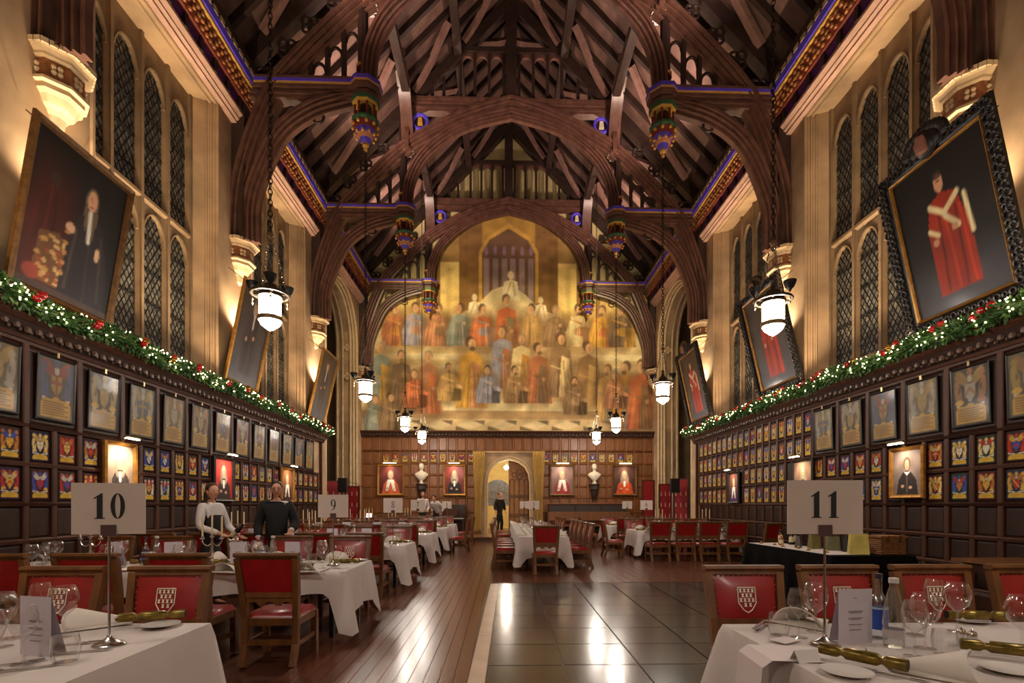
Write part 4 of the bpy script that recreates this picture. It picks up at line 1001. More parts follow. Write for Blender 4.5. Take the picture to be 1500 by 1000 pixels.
for k,y in enumerate(TR[:3]):
    for sg in (-1,1):
        o=lp.put((sg*3.7,y,4.06),0.3*k)
        tag(o,'glowing glass lantern hung under %s truss from the dais, %s side'%(ORD[3-k],'table ten' if sg<0 else 'table eleven'),'lantern','hanging lanterns')
for y in (2.3,-2.9):
    for sg in (-1,1): tag(lp.put((sg*3.7,y,4.06),.2),'glowing glass lantern hung over %s, %s'%('table ten' if sg<0 else 'table eleven','nearest that table' if y>0 else 'in the bay behind'),'lantern','hanging lanterns')
for sg in (-1,1):
    lq=lantern_proto(roofz(3.65)-.35-4.06); lq.location=(sg*3.65,21.35,4.06)
    tag(lq,'glowing glass lantern hung on long chain above the dais, %s side'%('piano' if sg<0 else 'bench'),'lantern','hanging lanterns')
# =============== garlands on the wainscot ===============
LEAF=M('garland_leaf',(74,116,52),rough=.5,var=.6,scale=9,c2=(30,62,30))
FAIRY=emit_mat('fairy_light',(1,.74,.36),26); BAUB=M('red_bauble',(176,28,24),rough=.18,var=.1,coat=.5); BAUG=M('gold_bauble',(206,150,60),rough=.22,metal=.8)
for sg in (-1,1):
    r=RND; t=thing('christmas_garland','green garland with fairy lights and baubles above the panelling behind %s'%('table ten' if sg<0 else 'table eleven'),'garland',(sg*6.5,0,4.19),0,'garlands along the side walls')
    Y0,Y1=5.2,18.85; s=MB(); ctr=lambda y:(.05*math.sin(y*2.3),.03*math.sin(y*3.1+1))
    s.tube([(ctr(Y0+i*.2)[0],Y0+i*.2,ctr(Y0+i*.2)[1]) for i in range(int((Y1-Y0)/.2)+1)],.05,6)
    for i in range(8500):
        y=r.uniform(Y0,Y1); a=r.uniform(0,2*pi); R=r.uniform(.04,.13); cx,cz=ctr(y); p=Vector((cx+R*math.cos(a),y,cz+R*math.sin(a)))
        d=Vector((math.cos(a),r.uniform(-.9,.9),math.sin(a))).normalized()*r.uniform(.05,.1); w_=d.cross(Vector((r.uniform(-1,1),r.uniform(-1,1),r.uniform(-1,1)))).normalized()*.02
        s.add([p,p+d*.5+w_,p+d,p+d*.5-w_],[(0,1,2,3)])
    o=link('foliage',s_me:=bpy.data.meshes.new('foliage'),t); s_me.from_pydata([tuple(v) for v in s.v],[],s.f); s_me.materials.append(LEAF); o['kind']='stuff'
    s=MB()
    for i in range(320):
        y=r.uniform(Y0,Y1); a=r.uniform(.35*pi,1.25*pi) if sg>0 else r.uniform(-.25*pi,.65*pi); cx,cz=ctr(y); R=r.uniform(.12,.17)
        s.ball((cx+R*math.cos(a),y,cz+R*math.sin(a)),.0105,5,4)
    o=s.build('fairy_lights',FAIRY,t); o['kind']='stuff'
    y=5.9; k=0
    while y<Y1-.2:
        for q in range(2+k%2):
            a=(pi*.8 if sg>0 else pi*.2)+.5*(q-1); cx,cz=ctr(y)
            MB().ball((cx+.15*math.cos(a),y+.09*q,cz+.15*math.sin(a)),.052,10,8).build('bauble',BAUB if (k+q)%4 else BAUG,t)
        y+=r.uniform(.75,1.05); k+=1
# =============== furniture and table settings ===============
TZ=.79
CT,ST=math.cos(TH),math.sin(TH)
def at(px,py,z):    # photograph pixel to a point at height z
    a=(px-XP)/FPX; b=-(py-YP)/FPX; d=(a*CT+ST,-a*ST+CT,b); t=(z-CAMH)/d[2]; return (CAMX+d[0]*t,d[1]*t,z)
CHOAK=M('chair_oak',(112,70,34),rough=.4,var=.35,scale=4,stretch=(3,3,1),spec=.5)
LEATH=M('red_leather',(150,24,24),rough=.36,var=.2,scale=6,bump=.04,coat=.15)
NAIL=M('brass_nail',(120,60,40),rough=.4,metal=.6)
EMB=M('stamped_emblem',(238,226,200),rough=.6,var=.1)
def chair_proto():
    r=link('dining_chair',None)
    def leg(pts,w): 
        b=MB()
        for p,q in zip(pts,pts[1:]): b.bar(p,q,w,w+.006,up=(0,1,0))
        return b
    for e in (-1,1):
        leg([(e*.235,-.30,0),(e*.24,-.235,.2),(e*.24,-.225,.47),(e*.255,-.25,.7),(e*.272,-.315,1.04)],.055).build('back_leg',CHOAK,r,smooth=False)
        leg([(e*.25,.24,0),(e*.25,.235,.44)],.058).build('leg',CHOAK,r,smooth=False)
        MB().bar((e*.245,-.24,.2),(e*.25,.24,.2),.03,.045).build('stretcher',CHOAK,r,smooth=False)
    MB().prism([(-.345,1.05),(-.355,1.07),(-.35,1.09),(-.28,1.09),(-.272,1.07),(-.285,1.05)],-.3,.3,'x').build('top_rail',CHOAK,r,smooth=False)
    MB().prism([(-.325,1.025),(-.33,1.05),(-.29,1.05),(-.285,1.025)],-.255,.255,'x').build('upper_rail',CHOAK,r,smooth=False)
    MB().bar((-.25,-.25,.68),(.25,-.25,.68),.03,.05).build('lower_rail',CHOAK,r,smooth=False)
    sc=[(-.24,.66),(.24,.66),(.24,.59)]
    for k in range(3):
        c=.16-.16*k; sc+=[(c+.055*math.cos(a),.575+.04*math.sin(a)) for a in (0,pi/4,pi/2,3*pi/4,pi)]
    sc+=[(-.24,.59)]
    MB().prism(sc,-.255,-.235,'y').build('scalloped_rail',CHOAK,r,smooth=False)
    MB().bar((-.24,-.24,.22),(.24,-.24,.22),.03,.05).build('stretcher',CHOAK,r,smooth=False)
    MB().bar((-.25,.05,.19),(.25,.05,.19),.03,.04).build('stretcher',CHOAK,r,smooth=False)
    MB().box(-.27,.27,-.24,.27,.38,.45).build('seat_frame',CHOAK,r,smooth=False)
    MB().box(-.255,.255,-.2,.265,.45,.5,.03,.03).build('seat',LEATH,r,smooth=True,ang=60)
    # padded leather back, sloping with the posts
    v=[];f=[];n=8;m=6
    for j in range(m+1):
        q=j/m; z=.7+.325*q; hw=.222+.023*q; yb=-.25-.065*q
        for i in range(n+1):
            u=i/n; v.append((-hw+2*hw*u,yb+.012+.022*math.sin(pi*u)**.5*math.sin(pi*q)**.5,z))
    o=len(v)
    for j in range(m+1):
        q=j/m; z=.7+.325*q; hw=.222+.023*q; yb=-.25-.065*q
        for i in range(n+1): v.append((-hw+2*hw*i/n,yb-.008,z))
    for j in range(m):
        for i in range(n):
            a=j*(n+1)+i; f.append((a,a+1,a+n+2,a+n+1)); f.append((o+a+n+1,o+a+n+2,o+a+1,o+a))
    back=MB().add(v,f).build('leather_back',LEATH,r)
    s=MB()
    for k in range(12):
        x=-.215+.43*k/11; s.ball((x,-.3,1.012),.009,5,4)
    for k in range(1,8):
        q=k/8; 
        for e in (-1,1): s.ball((e*(.214+.023*q),-.236-.065*q,.7+.32*q),.009,5,4)
    tag(s.build('stud_row',NAIL,back),kind='stuff')
    s=MB(); P=lambda x,z:(x,-.25-.065*(z-.7)/.325+.0375,z)
    cx,cz,cw,ch=0,.77,.12,.15
    sh=[(-.066,.17),(.066,.17),(.066,.06),(.033,.01),(0,-.01),(-.033,.01),(-.066,.06)]
    for a,b2 in zip(sh,sh[1:]+sh[:1]):
        s.tube([P(a[0],cz-.01+a[1]),P(b2[0],cz-.01+b2[1])],.004,4)
    for j,row in enumerate(((-.04,-.013,.014,.041),(-.027,0,.027),(-.04,-.013,.014,.041),(-.02,.012))):
        for x in row:
            x*=1.12; z=cz+.138-.034*j; s.add([P(x-.0115,z-.013),P(x+.0115,z-.013),P(x+.005,z),P(x+.0115,z+.013),P(x-.0115,z+.013),P(x-.005,z)],[(0,1,2,3,4,5)])
    tag(s.build('emblem',EMB,back),kind='stuff')
    return r
CH=Proto(chair_proto()); GC='red leather dining chairs'
def chair(x,y,face,label): # face: direction angle the sitter looks along
    o=CH.put((x,y,0),face-pi/2,label,GC); o['category']='chair'; return o
CLOTH=M('white_cloth',(216,204,198),rough=.75,var=.05,scale=3); CLOTHB=M('black_cloth',(13,10,10),rough=.95,var=.2,spec=.1)
TOPW=M('table_wood',(90,60,40))
def table(name,x0,x1,y0,y1,label,clabel,cm=CLOTH,group='white tablecloths',hang=.47,corner=.7,seed=1,z=TZ):
    cx,cy=(x0+x1)/2,(y0+y1)/2; t=thing('banquet_table',label,'table',(cx,cy,0),0,'banquet tables')
    a,b=(x1-x0)/2-.03,(y1-y0)/2-.03
    MB().box(-a,a,-b,b,z-.04,z-.008).build('tabletop',TOPW,t,smooth=False)
    lm=MB().box(-.025,.025,-.025,.025,0,z-.04).mesh('leg',IRON,False)
    for ex in (-1,1):
        for ey in (-1,1): link('leg',lm,t,(ex*(a-.18),ey*(b-.14),0))
    r=random.Random(seed); P=[]; A,B=(x1-x0)/2,(y1-y0)/2
    def side(p,q,n,nv):
        L=math.hypot(q[0]-p[0],q[1]-p[1])
        for k in range(n):
            u=(k+.5)/n; d=min(u,1-u)*L; P.append((p[0]+(q[0]-p[0])*u,p[1]+(q[1]-p[1])*u,nv,d))
    cs=[(-A,-B),(A,-B),(A,B),(-A,B)]; nv=[(0,-1),(1,0),(0,1),(-1,0)]; PP=[]
    for k in range(4):
        p,q=cs[k],cs[(k+1)%4]; dn=Vector((nv[k-1][0]+nv[k][0],nv[k-1][1]+nv[k][1])).normalized()
        P.append((p[0],p[1],(dn.x,dn.y),0)); side(p,q,max(10,int(math.hypot(q[0]-p[0],q[1]-p[1])/.07)),nv[k])
    lng=(x1-x0)>(y1-y0); n=len(P); m=8; v=[];f=[]; ph=r.uniform(0,6)
    for j in range(m+1):
        s=j/m
        for i,(x,y,nn,d) in enumerate(P):
            g=math.exp(-(d/.12)**2); wv=.022*math.sin(i*.9+ph)+.012*math.sin(i*2.1+ph*2)
            out=.012+s*(.035+wv*(1-g))+g*s*.1+ (0 if s>0 else -.01)
            if 0<s<.2: out=max(out,.01)
            hs=hang if abs(nn[0 if lng else 1])>.5 else ((.255 if cm is CLOTH else hang) if d>0 else hang)
            dr=(hs+(corner-hs)*g+.015*math.sin(i*.5))*s**1.05
            v.append((x+nn[0]*out,y+nn[1]*out,z-dr-(0.004 if j else 0)))
    for j in range(m):
        for i in range(n): f.append((j*n+i,j*n+(i+1)%n,(j+1)*n+(i+1)%n,(j+1)*n+i))
    f.append(tuple(range(n)))
    c=MB().add(v,f).build('tablecloth',cm,None,(cx,cy,0),ang=70); tag(c,clabel,'tablecloth',group)
    return t
# ---- protos of the settings
GLS=glass_mat('clear_glass',ior=1.22)
def proto(name,parts):
    r=link(name,None)
    for nm,mb,m in parts: mb.build(nm,m,r)
    return Proto(r)
def single(name,mb,m,ang=40): return Proto(mb.build(name,m,None,ang=ang))
WG=single('wine_glass',MB().lathe([(.036,0),(.036,.003),(.008,.008),(.004,.02),(.004,.085),(.012,.098),(.034,.118),(.044,.15),(.042,.18),(.034,.212)],16,closed=False),GLS,60)
WB=single('wine_glass',MB().lathe([(.038,0),(.038,.003),(.008,.008),(.004,.02),(.004,.085),(.016,.098),(.044,.125),(.055,.165),(.05,.2),(.04,.225)],16,closed=False),GLS,60)
TB=single('tumbler',MB().lathe([(.0,.004),(.034,.004),(.036,.0),(.04,.02),(.045,.05),(.043,.08),(.039,.1)],16,closed=False),GLS,60)
def napkin_mb():
    v=[];f=[];n=10;m=8
    for j in range(m+1):
        q=j/m
        for i in range(n+1):
            u=i/n; a=pi*u; R=.075*(1-.75*q)+.01; v.append(((.17*q-.08)+.02*math.sin(a*2),R*math.cos(a)*(1.3-.4*q),R*math.sin(a)*.95+.004))
    for j in range(m):
        for i in range(n): f.append((j*(n+1)+i,j*(n+1)+i+1,(j+1)*(n+1)+i+1,(j+1)*(n+1)+i))
    k=len(v); v+=[(-.11,-.12,.004),(-.09,.13,.004),(.12,.07,.004),(.14,-.06,.004)]; f.append((k,k+1,k+2,k+3))
    return MB().add(v,f)
NK=Proto(napkin_mb().build('folded_napkin',M('napkin_linen',(222,212,200),rough=.85,var=.05)))
md=NK.root.modifiers.new('solid','SOLIDIFY'); md.thickness=.004
CRG=M('gold_foil',(150,122,50),rough=.32,metal=.6,var=.45,scale=30,c2=(92,80,30)); CRD=M('cracker_dark',(30,24,20))
def cracker():
    r=link('christmas_cracker',None); pr=[(.0,-.145),(.0235,-.145),(.0235,-.085),(.012,-.068),(.0245,-.05),(.0245,.05),(.012,.068),(.0235,.085),(.0235,.145),(0,.145)]
    def X(mb): mb.v=[(v[2],v[0],v[1]+.0255) for v in mb.v]; return mb
    X(MB().lathe(pr,12,closed=False)).build('foil_tube',CRG,r)
    for e in (-1,1):
        X(MB().lathe([(.014,e*.068-.004),(.016,e*.068),(.014,e*.068+.004)],8)).build('ribbon',BRASS,r)
        X(MB().lathe([(0,e*.1455),(.02,e*.1456),(.0,e*.1458)],10)).build('hollow_shade_disc',CRD,r)  # dark disc on the closed tube, shade of a hollow given as colour
    return Proto(r)
CK=cracker()
PLT=single('side_plate',MB().lathe([(0,.006),(.05,.006),(.055,.008),(.085,.016),(.086,.018),(.05,.01),(0,.009)],24,closed=False),M('white_china',(226,220,214),rough=.15,var=.03))
def fork_mb():
    b=MB().box(-.004,.004,-.1,.03,.002,.005); b.box(-.012,.012,.03,.05,.003,.006)
    for k in range(4): b.box(-.012+.0065*k,-.009+.0065*k,.05,.095,.004,.007)
    b.box(-.007,.007,-.11,-.06,.002,.005); return b
FK=single('table_fork',fork_mb(),SILVER)
KN=single('table_knife',MB().box(-.005,.005,-.11,0,.002,.007).prism([(-.003,0),(.009,.0),(.01,.09),(.002,.115),(-.004,.1)],.003,.005,'z'),SILVER)
CARD=M('menu_card',(206,196,206),rough=.6,var=.03); INK=M('print_ink',(110,100,112),rough=.7)
def menu():
    r=link('menu_card',None)
    MB().add([(-.07,.0,0),(.07,.0,0),(.07,0,.205),(-.07,0,.205),(-.07,.05,0),(-.07,0.001,.205),(.07,0.001,.205),(.07,.05,0)],[(0,1,2,3),(4,5,6,7)]).build('folded_card',CARD,r,smooth=False)
    s=MB()
    for z,w_ in ((.17,.006),(.12,.03),(.115,.025),(.095,.03),(.09,.02),(.07,.028),(.05,.024)): s.box(-w_,w_,-.0012,0,z,z+.0022)
    tag(s.build('printed_lines',INK,r,smooth=False),kind='stuff'); return Proto(r)
MN=menu()
def placecard():
    r=link('place_card',None)
    MB().add([(-.05,-.028,0),(.05,-.028,0),(.05,0,.045),(-.05,0,.045),(.05,.028,0),(-.05,.028,0)],[(0,1,2,3),(3,2,4,5)]).build('folded_card',M('card_white',(218,208,204),rough=.7,var=.03),r,smooth=False)
    s=MB(); s.add([(-.006,-.0095,.029),(.006,-.0095,.029),(.006,-.0055,.0355),(-.006,-.0055,.0355),(0,-.013,.023)],[(0,1,2,3),(0,4,1)]); s.build('crest',M('navy_print',(40,34,80)),r,smooth=False); return Proto(r)
PC=placecard()
def bottle_blue():
    r=link('water_bottle',None)
    MB().lathe([(0,.002),(.036,.002),(.038,.01),(.038,.16),(.03,.19),(.016,.215),(.014,.27),(.0145,.285)],16,closed=False).build('glass_body',glass_mat('bottle_glass',(.86,.9,.96),ior=1.24),r)
    MB().lathe([(.0385,.045),(.0385,.14)],16,closed=False).build('label',M('blue_label',(40,84,180),rough=.4,var=.3,scale=10),r)
    MB().lathe([(.0386,.14),(.0386,.15)],16,closed=False).build('label_band',M('pale_label',(170,190,220)),r)
    MB().lathe([(.016,.282),(.016,.305),(0,.305)],12,closed=False).build('cap',M('dark_cap',(50,42,60),rough=.4),r); return Proto(r)
BB=bottle_blue()
def bottle_clear():
    r=link('glass_water_bottle',None)
    MB().lathe([(0,.002),(.036,.002),(.038,.012),(.037,.08),(.04,.1),(.036,.16),(.024,.215),(.015,.245),(.0155,.262)],16,closed=False).build('glass_body',glass_mat('cut_glass',(.93,.95,.95),rough=.06,ior=1.34),r)
    MB().lathe([(.0385,.04),(.0378,.075)],16,closed=False).build('label',M('silver_label',(190,180,180),rough=.4),r)
    MB().lathe([(.018,.262),(.018,.282),(.0,.285)],12,closed=False).build('cap',M('white_cap',(220,215,215),rough=.4),r); return Proto(r)
BC=bottle_clear()
SHK=proto('salt_shaker',[('glass_jar',MB().lathe([(0,.002),(.016,.002),(.017,.05)],8,closed=False),glass_mat('shaker_glass',(.8,.8,.8),ior=1.35)),('silver_cap',MB().lathe([(.018,.05),(.018,.056),(.014,.066),(.004,.07),(.004,.075),(0,.078)],10,closed=False),SILVER)])
WAX=M('ivory_candle',(222,200,150),rough=.5,var=.05)
def candelabra():
    r=link('candelabra',None); MB().lathe([(.075,0),(.075,.01),(.06,.02),(.03,.035),(.016,.06),(.022,.09),(.012,.11),(.026,.15),(.03,.17),(.014,.21),(.02,.24),(.012,.27),(.02,.3),(.012,.33),(.02,.36)],16).build('stem',SILVER,r)
    for e in (-1,0,1):
        if e: 
            P=spline([(e*.01,0,.28),(e*.05,0,.25),(e*.09,0,.27),(e*.11,0,.31),(e*.11,0,.335)],5); MB().tube(P,.0065,6).build('arm',SILVER,r)
        z=.335 if e else .36
        cp_=MB().lathe([(.0,z-.01),(.03,z),(.032,z+.008),(.014,z+.014),(.018,z+.03),(.014,z+.035)],12,(e*.11,0,0)).build('candle_cup',SILVER,r)
        MB().lathe([(.011,z+.03),(.0105,z+.27),(.004,z+.282),(0,z+.284)],10,(e*.11,0,0)).build('candle',WAX,cp_)
    return Proto(r)
CD=candelabra()
for P_,k_ in ((WG,1.32),(WB,1.3),(TB,1.32),(BB,1.2),(BC,1.3),(MN,1.45),(NK,1.4),(CK,1.22),(PLT,1.22),(FK,1.35),(KN,1.35),(PC,1.25),(SHK,1.3)): P_.root.scale=(k_,k_,k_)
# ---- numbered signs
def digit(ch,b,x0,h,y):
    w=h*.5
    def ring(cx,cz,rx,rz,ix,iz,a0=0,a1=2*pi,n=22):
        v=[];f=[]
        for k in range(n+1):
            a=a0+(a1-a0)*k/n; v+=[(x0+w*(cx+rx*math.cos(a)),y,h*(cz+rz*math.sin(a))),(x0+w*(cx+ix*math.cos(a)),y,h*(cz+iz*math.sin(a)))]
        for k in range(n): f.append((2*k,2*k+1,2*k+3,2*k+2))
        b.add(v,f)
    def pl(P): b.add([(x0+w*x,y,h*z) for x,z in P],[tuple(range(len(P)))])
    def st(P):  # (x,z,half width) ribbon
        v=[];f=[]
        for k,(x,z,q) in enumerate(P):
            x1,z1,_=P[min(k+1,len(P)-1)]; xm,zm,_=P[max(k-1,0)]; dx,dz=(x1-xm)*w,(z1-zm)*h; L=math.hypot(dx,dz); nx,nz=-dz/L*q*w,dx/L*q*w
            v+=[(x0+w*x+nx,y,h*z+nz),(x0+w*x-nx,y,h*z-nz)]
        for k in range(len(P)-1): f.append((2*k,2*k+1,2*k+3,2*k+2))
        b.add(v,f)
    if ch=='1': pl([(.12,0),(.12,.025),(.3,.05),(.3,.82),(.1,.77),(.08,.81),(.62,1.0),(.7,1.0),(.7,.05),(.88,.025),(.88,0)])
    if ch=='0': ring(.5,.5,.5,.5,.19,.46)
    if ch=='8': ring(.5,.75,.36,.25,.17,.21); ring(.5,.27,.42,.27,.2,.23)
    if ch=='9': ring(.5,.67,.42,.33,.2,.28); st([(.82,.62,.11),(.8,.4,.11),(.62,.16,.09),(.3,.02,.04),(.16,.0,.02)])
    if ch=='6': ring(.5,.33,.42,.33,.2,.28); st([(.18,.38,.11),(.2,.6,.11),(.38,.84,.09),(.7,.98,.04),(.84,1.0,.02)])
    if ch=='7': pl([(.1,.78),(.14,1),(.9,1),(.9,.95),(.46,0),(.28,0),(.66,.86),(.24,.86),(.15,.78)])
    if ch=='2': st([(.14,.72,.1),(.2,.88,.08),(.45,.97,.07),(.7,.86,.12),(.7,.66,.12),(.45,.36,.08),(.14,.07,.05)]); pl([(.1,0),(.1,.1),(.3,.16),(.8,.14),(.88,.24),(.92,.24),(.84,0)])
    if ch=='3': st([(.16,.82,.06),(.3,.95,.06),(.58,.92,.1),(.68,.76,.11),(.5,.58,.07),(.34,.53,.03)]); st([(.36,.54,.03),(.62,.48,.1),(.76,.28,.12),(.56,.06,.09),(.28,.02,.05),(.12,.1,.07)])
    if ch=='5': pl([(.24,.56),(.32,1),(.82,1),(.76,.86),(.38,.86),(.34,.66)]); st([(.28,.6,.04),(.56,.58,.1),(.74,.36,.13),(.6,.1,.1),(.3,.02,.05),(.12,.08,.07)])
NW={'1':'one','2':'two','3':'three','5':'five','6':'six','7':'seven','8':'eight','9':'nine','10':'ten','11':'eleven'}
CLIP=M('sign_clip',(84,58,54),rough=.5); CARDW=M('sign_card',(214,196,184),rough=.75,var=.03); DIG=M('black_print',(16,18,18),rough=.6,var=.05)
def sign(num,x,y,rz,z=TZ,Wc=.36,Hc=.28):
    t=thing('table_number_sign','white card printed with number %s on tall silver stand'%NW[num],'sign',(x,y,z),rz,'table number signs')
    MB().lathe([(.078,0),(.08,.006),(.07,.012),(.066,.018),(.05,.022),(.03,.034),(.014,.045),(.012,.055),(.009,.06)],24,sq=.8).build('base',STEEL,t)
    MB().tube([(0,0,.05),(0,0,.6)],.0065,8).build('pole',STEEL,t)
    MB().box(-.035,.035,-.012,.006,.59,.65).build('clip',CLIP,t,smooth=False)
    c=MB().box(-Wc/2,Wc/2,-.004,0,.6,.6+Hc).build('card',CARDW,t,smooth=False)
    b=MB(); h=Hc*.5; tw=len(num)*h*.62; 
    for k,ch in enumerate(num): digit(ch,b,-tw/2+h*.06+k*h*.62,h,-.0052)
    o=b.build('number',DIG,c,(0,0,.6+Hc*.3),smooth=False); return t
# ---- left tables 10, 9, 8, 7, 4(no sign in view), 1
def setting(x,y,dy,lab,full=True,rot=None):
    # dy: +1 sitter on the dais side looking towards -Y, -1 the other
    a=(pi if dy>0 else 0); r=RND; j=lambda s=.02:r.uniform(-s,s)
    def put(P,lx,ly,rz,label,cat,group):
        o=P.put((x+(-lx if dy>0 else lx)+j(.012),y+(-ly if dy>0 else ly)+j(.012),TZ+.001),a+rz,label+' '+lab,group); o['category']=cat
    put(WB,.12,.27,0,'large clear wine glass,','wine glass','wine glasses'); put(WG,.29,.23,0,'slim clear wine glass,','wine glass','wine glasses')
    put(NK,-.01,.02,pi/2+j(.3),'white folded napkin,','napkin','folded napkins'); put(CK,-.2,.34,j(.1),'gold christmas cracker,','cracker','christmas crackers')
    if full:
        put(TB,.2,.4,0,'stemless water tumbler,','tumbler','tumblers'); put(PLT,-.335,.09,0,'white side plate,','plate','side plates')
        put(FK,-.205,.08,j(.06),'silver table fork,','fork','forks'); put(KN,.2,.08,j(.06),'silver table knife,','knife','knives')
XE=-2.12
LT=[('9',5.85,7.0,5),('8',9.37,10.5,5),('7',12.9,14.05,5),('4',16.3,17.4,5),('1',19.2,20.2,4)]
nmn={'9':'table nine','8':'table eight','7':'table seven','4':'the unnumbered table','1':'table one'}
for qi,(num,y0,y1,ns) in enumerate(LT):
    T=nmn[num]; yc=(y0+y1)/2
    table(num,-6.55 if num!='1' else -5.6,XE,y0,y1,'long banquet table hidden under the cloth of %s'%T,'white cloth with hanging corners draped over %s'%T,seed=qi+3)
    for k in range(ns):
        x=XE-.46-.84*k
        chair(x,y0-.62,pi/2,'red leather oak chair, %s from aisle, far-from-dais side of %s'%(ORD[k],T))
        if not (num=='9' and k in (2,)):
            chair(x-.02*k,y1+.32,-pi/2,'red leather oak chair, %s from aisle, dais side of %s'%(ORD[k],T))
        for dy in (-1,1):
            setting(x,(y0 if dy<0 else y1),dy,'%s place from aisle, %s side, %s'%(ORD[k],'dais' if dy>0 else 'far-from-dais',T),full=(num in '98'))
    if num!='4': sign(num,XE-.32 if num!='7' else XE-.42,yc-.02,.12)
    for e,xx in enumerate((-3.93,-5.4)): 
        o=CD.put((xx,yc,TZ),.15,'three-branched silver candelabra with ivory candles, %s from aisle on %s'%(ORD[e],T),'candelabra on the tables'); o['category']='candelabra'
    if num in '987':
        for e,(P,xx,nm) in enumerate(((BB,-3.3,'blue-labelled water bottle'),(BC,-3.2,'clear ribbed water bottle'),(BB,-4.7,'blue-labelled water bottle'),(BC,-4.62,'clear ribbed water bottle'))):
            o=P.put((xx,yc-.05+.08*(e%2),TZ),.3*e,'%s on %s, %s from the aisle'%(nm,T,ORD[e//2]),'water bottles'); o['category']='bottle'
        for e,xx in enumerate((-2.95,-3.6,-4.4,-5.1)):
            o=MN.put((xx,yc-.02*(e%2),TZ),.2*(e%3-1),'standing folded menu card on %s, %s from the aisle'%(T,ORD[e]),'menu cards'); o['category']='menu'
# table ten beside the camera
table('10',-5.2,-2.22,2.13,3.33,'long banquet table hidden under the cloth of table ten','white cloth with sharp hanging corner draped over table ten',seed=20)
for k,x in enumerate((-2.82,-3.6,-4.4)): chair(x,3.58,-pi/2,'red leather oak chair, %s from aisle, dais side of table ten'%ORD[k])
p=at(160,945,TZ); sign('10',p[0],p[1],.18,Wc=.35,Hc=.275)
def putp(P,px,py,rz,label,cat,group,z=TZ+.001):
    q=at(px,py,z); o=P.put((q[0],q[1],z),rz,label,group); o['category']=cat; return o
g10=' on table ten'
putp(NK,140,916,.5,'white folded napkin beside the number ten stand','napkin','folded napkins')
putp(PLT,236,918,0,'white side plate under gold cracker at end of table ten','plate','side plates')
o=putp(CK,224,914,.35,'gold christmas cracker lying on plate at end of table ten','cracker','christmas crackers'); o.location.z=TZ+.024
putp(MN,52,960,-.25,'lilac standing menu card behind glasses on table ten','menu','menu cards')
putp(WG,34,973,0,'slim clear wine glass before the menu on table ten','wine glass','wine glasses')
putp(TB,96,970,0,'stemless water tumbler near menu on table ten','tumbler','tumblers')
putp(WB,94,932,0,'large clear wine glass behind the menu on table ten','wine glass','wine glasses')
putp(WG,60,921,0,'slim clear wine glass farther behind the menu on table ten','wine glass','wine glasses')
putp(WB,2,948,0,'large clear wine glass at the edge of table ten settings','wine glass','wine glasses'); putp(WG,-16,985,0,'slim clear wine glass at the edge of table ten settings','wine glass','wine glasses')
putp(TB,16,935,0,'stemless water tumbler beside dais-side setting of table ten','tumbler','tumblers')
putp(KN,25,982,-1.0,'silver table knife near menu on table ten','knife','knives'); putp(FK,12,974,-1.0,'silver table fork near menu on table ten','fork','forks')
putp(KN,112,956,-1.2,'silver table knife beside napkin on table ten','knife','knives'); putp(FK,106,944,-1.2,'silver table fork beside napkin on table ten','fork','forks')
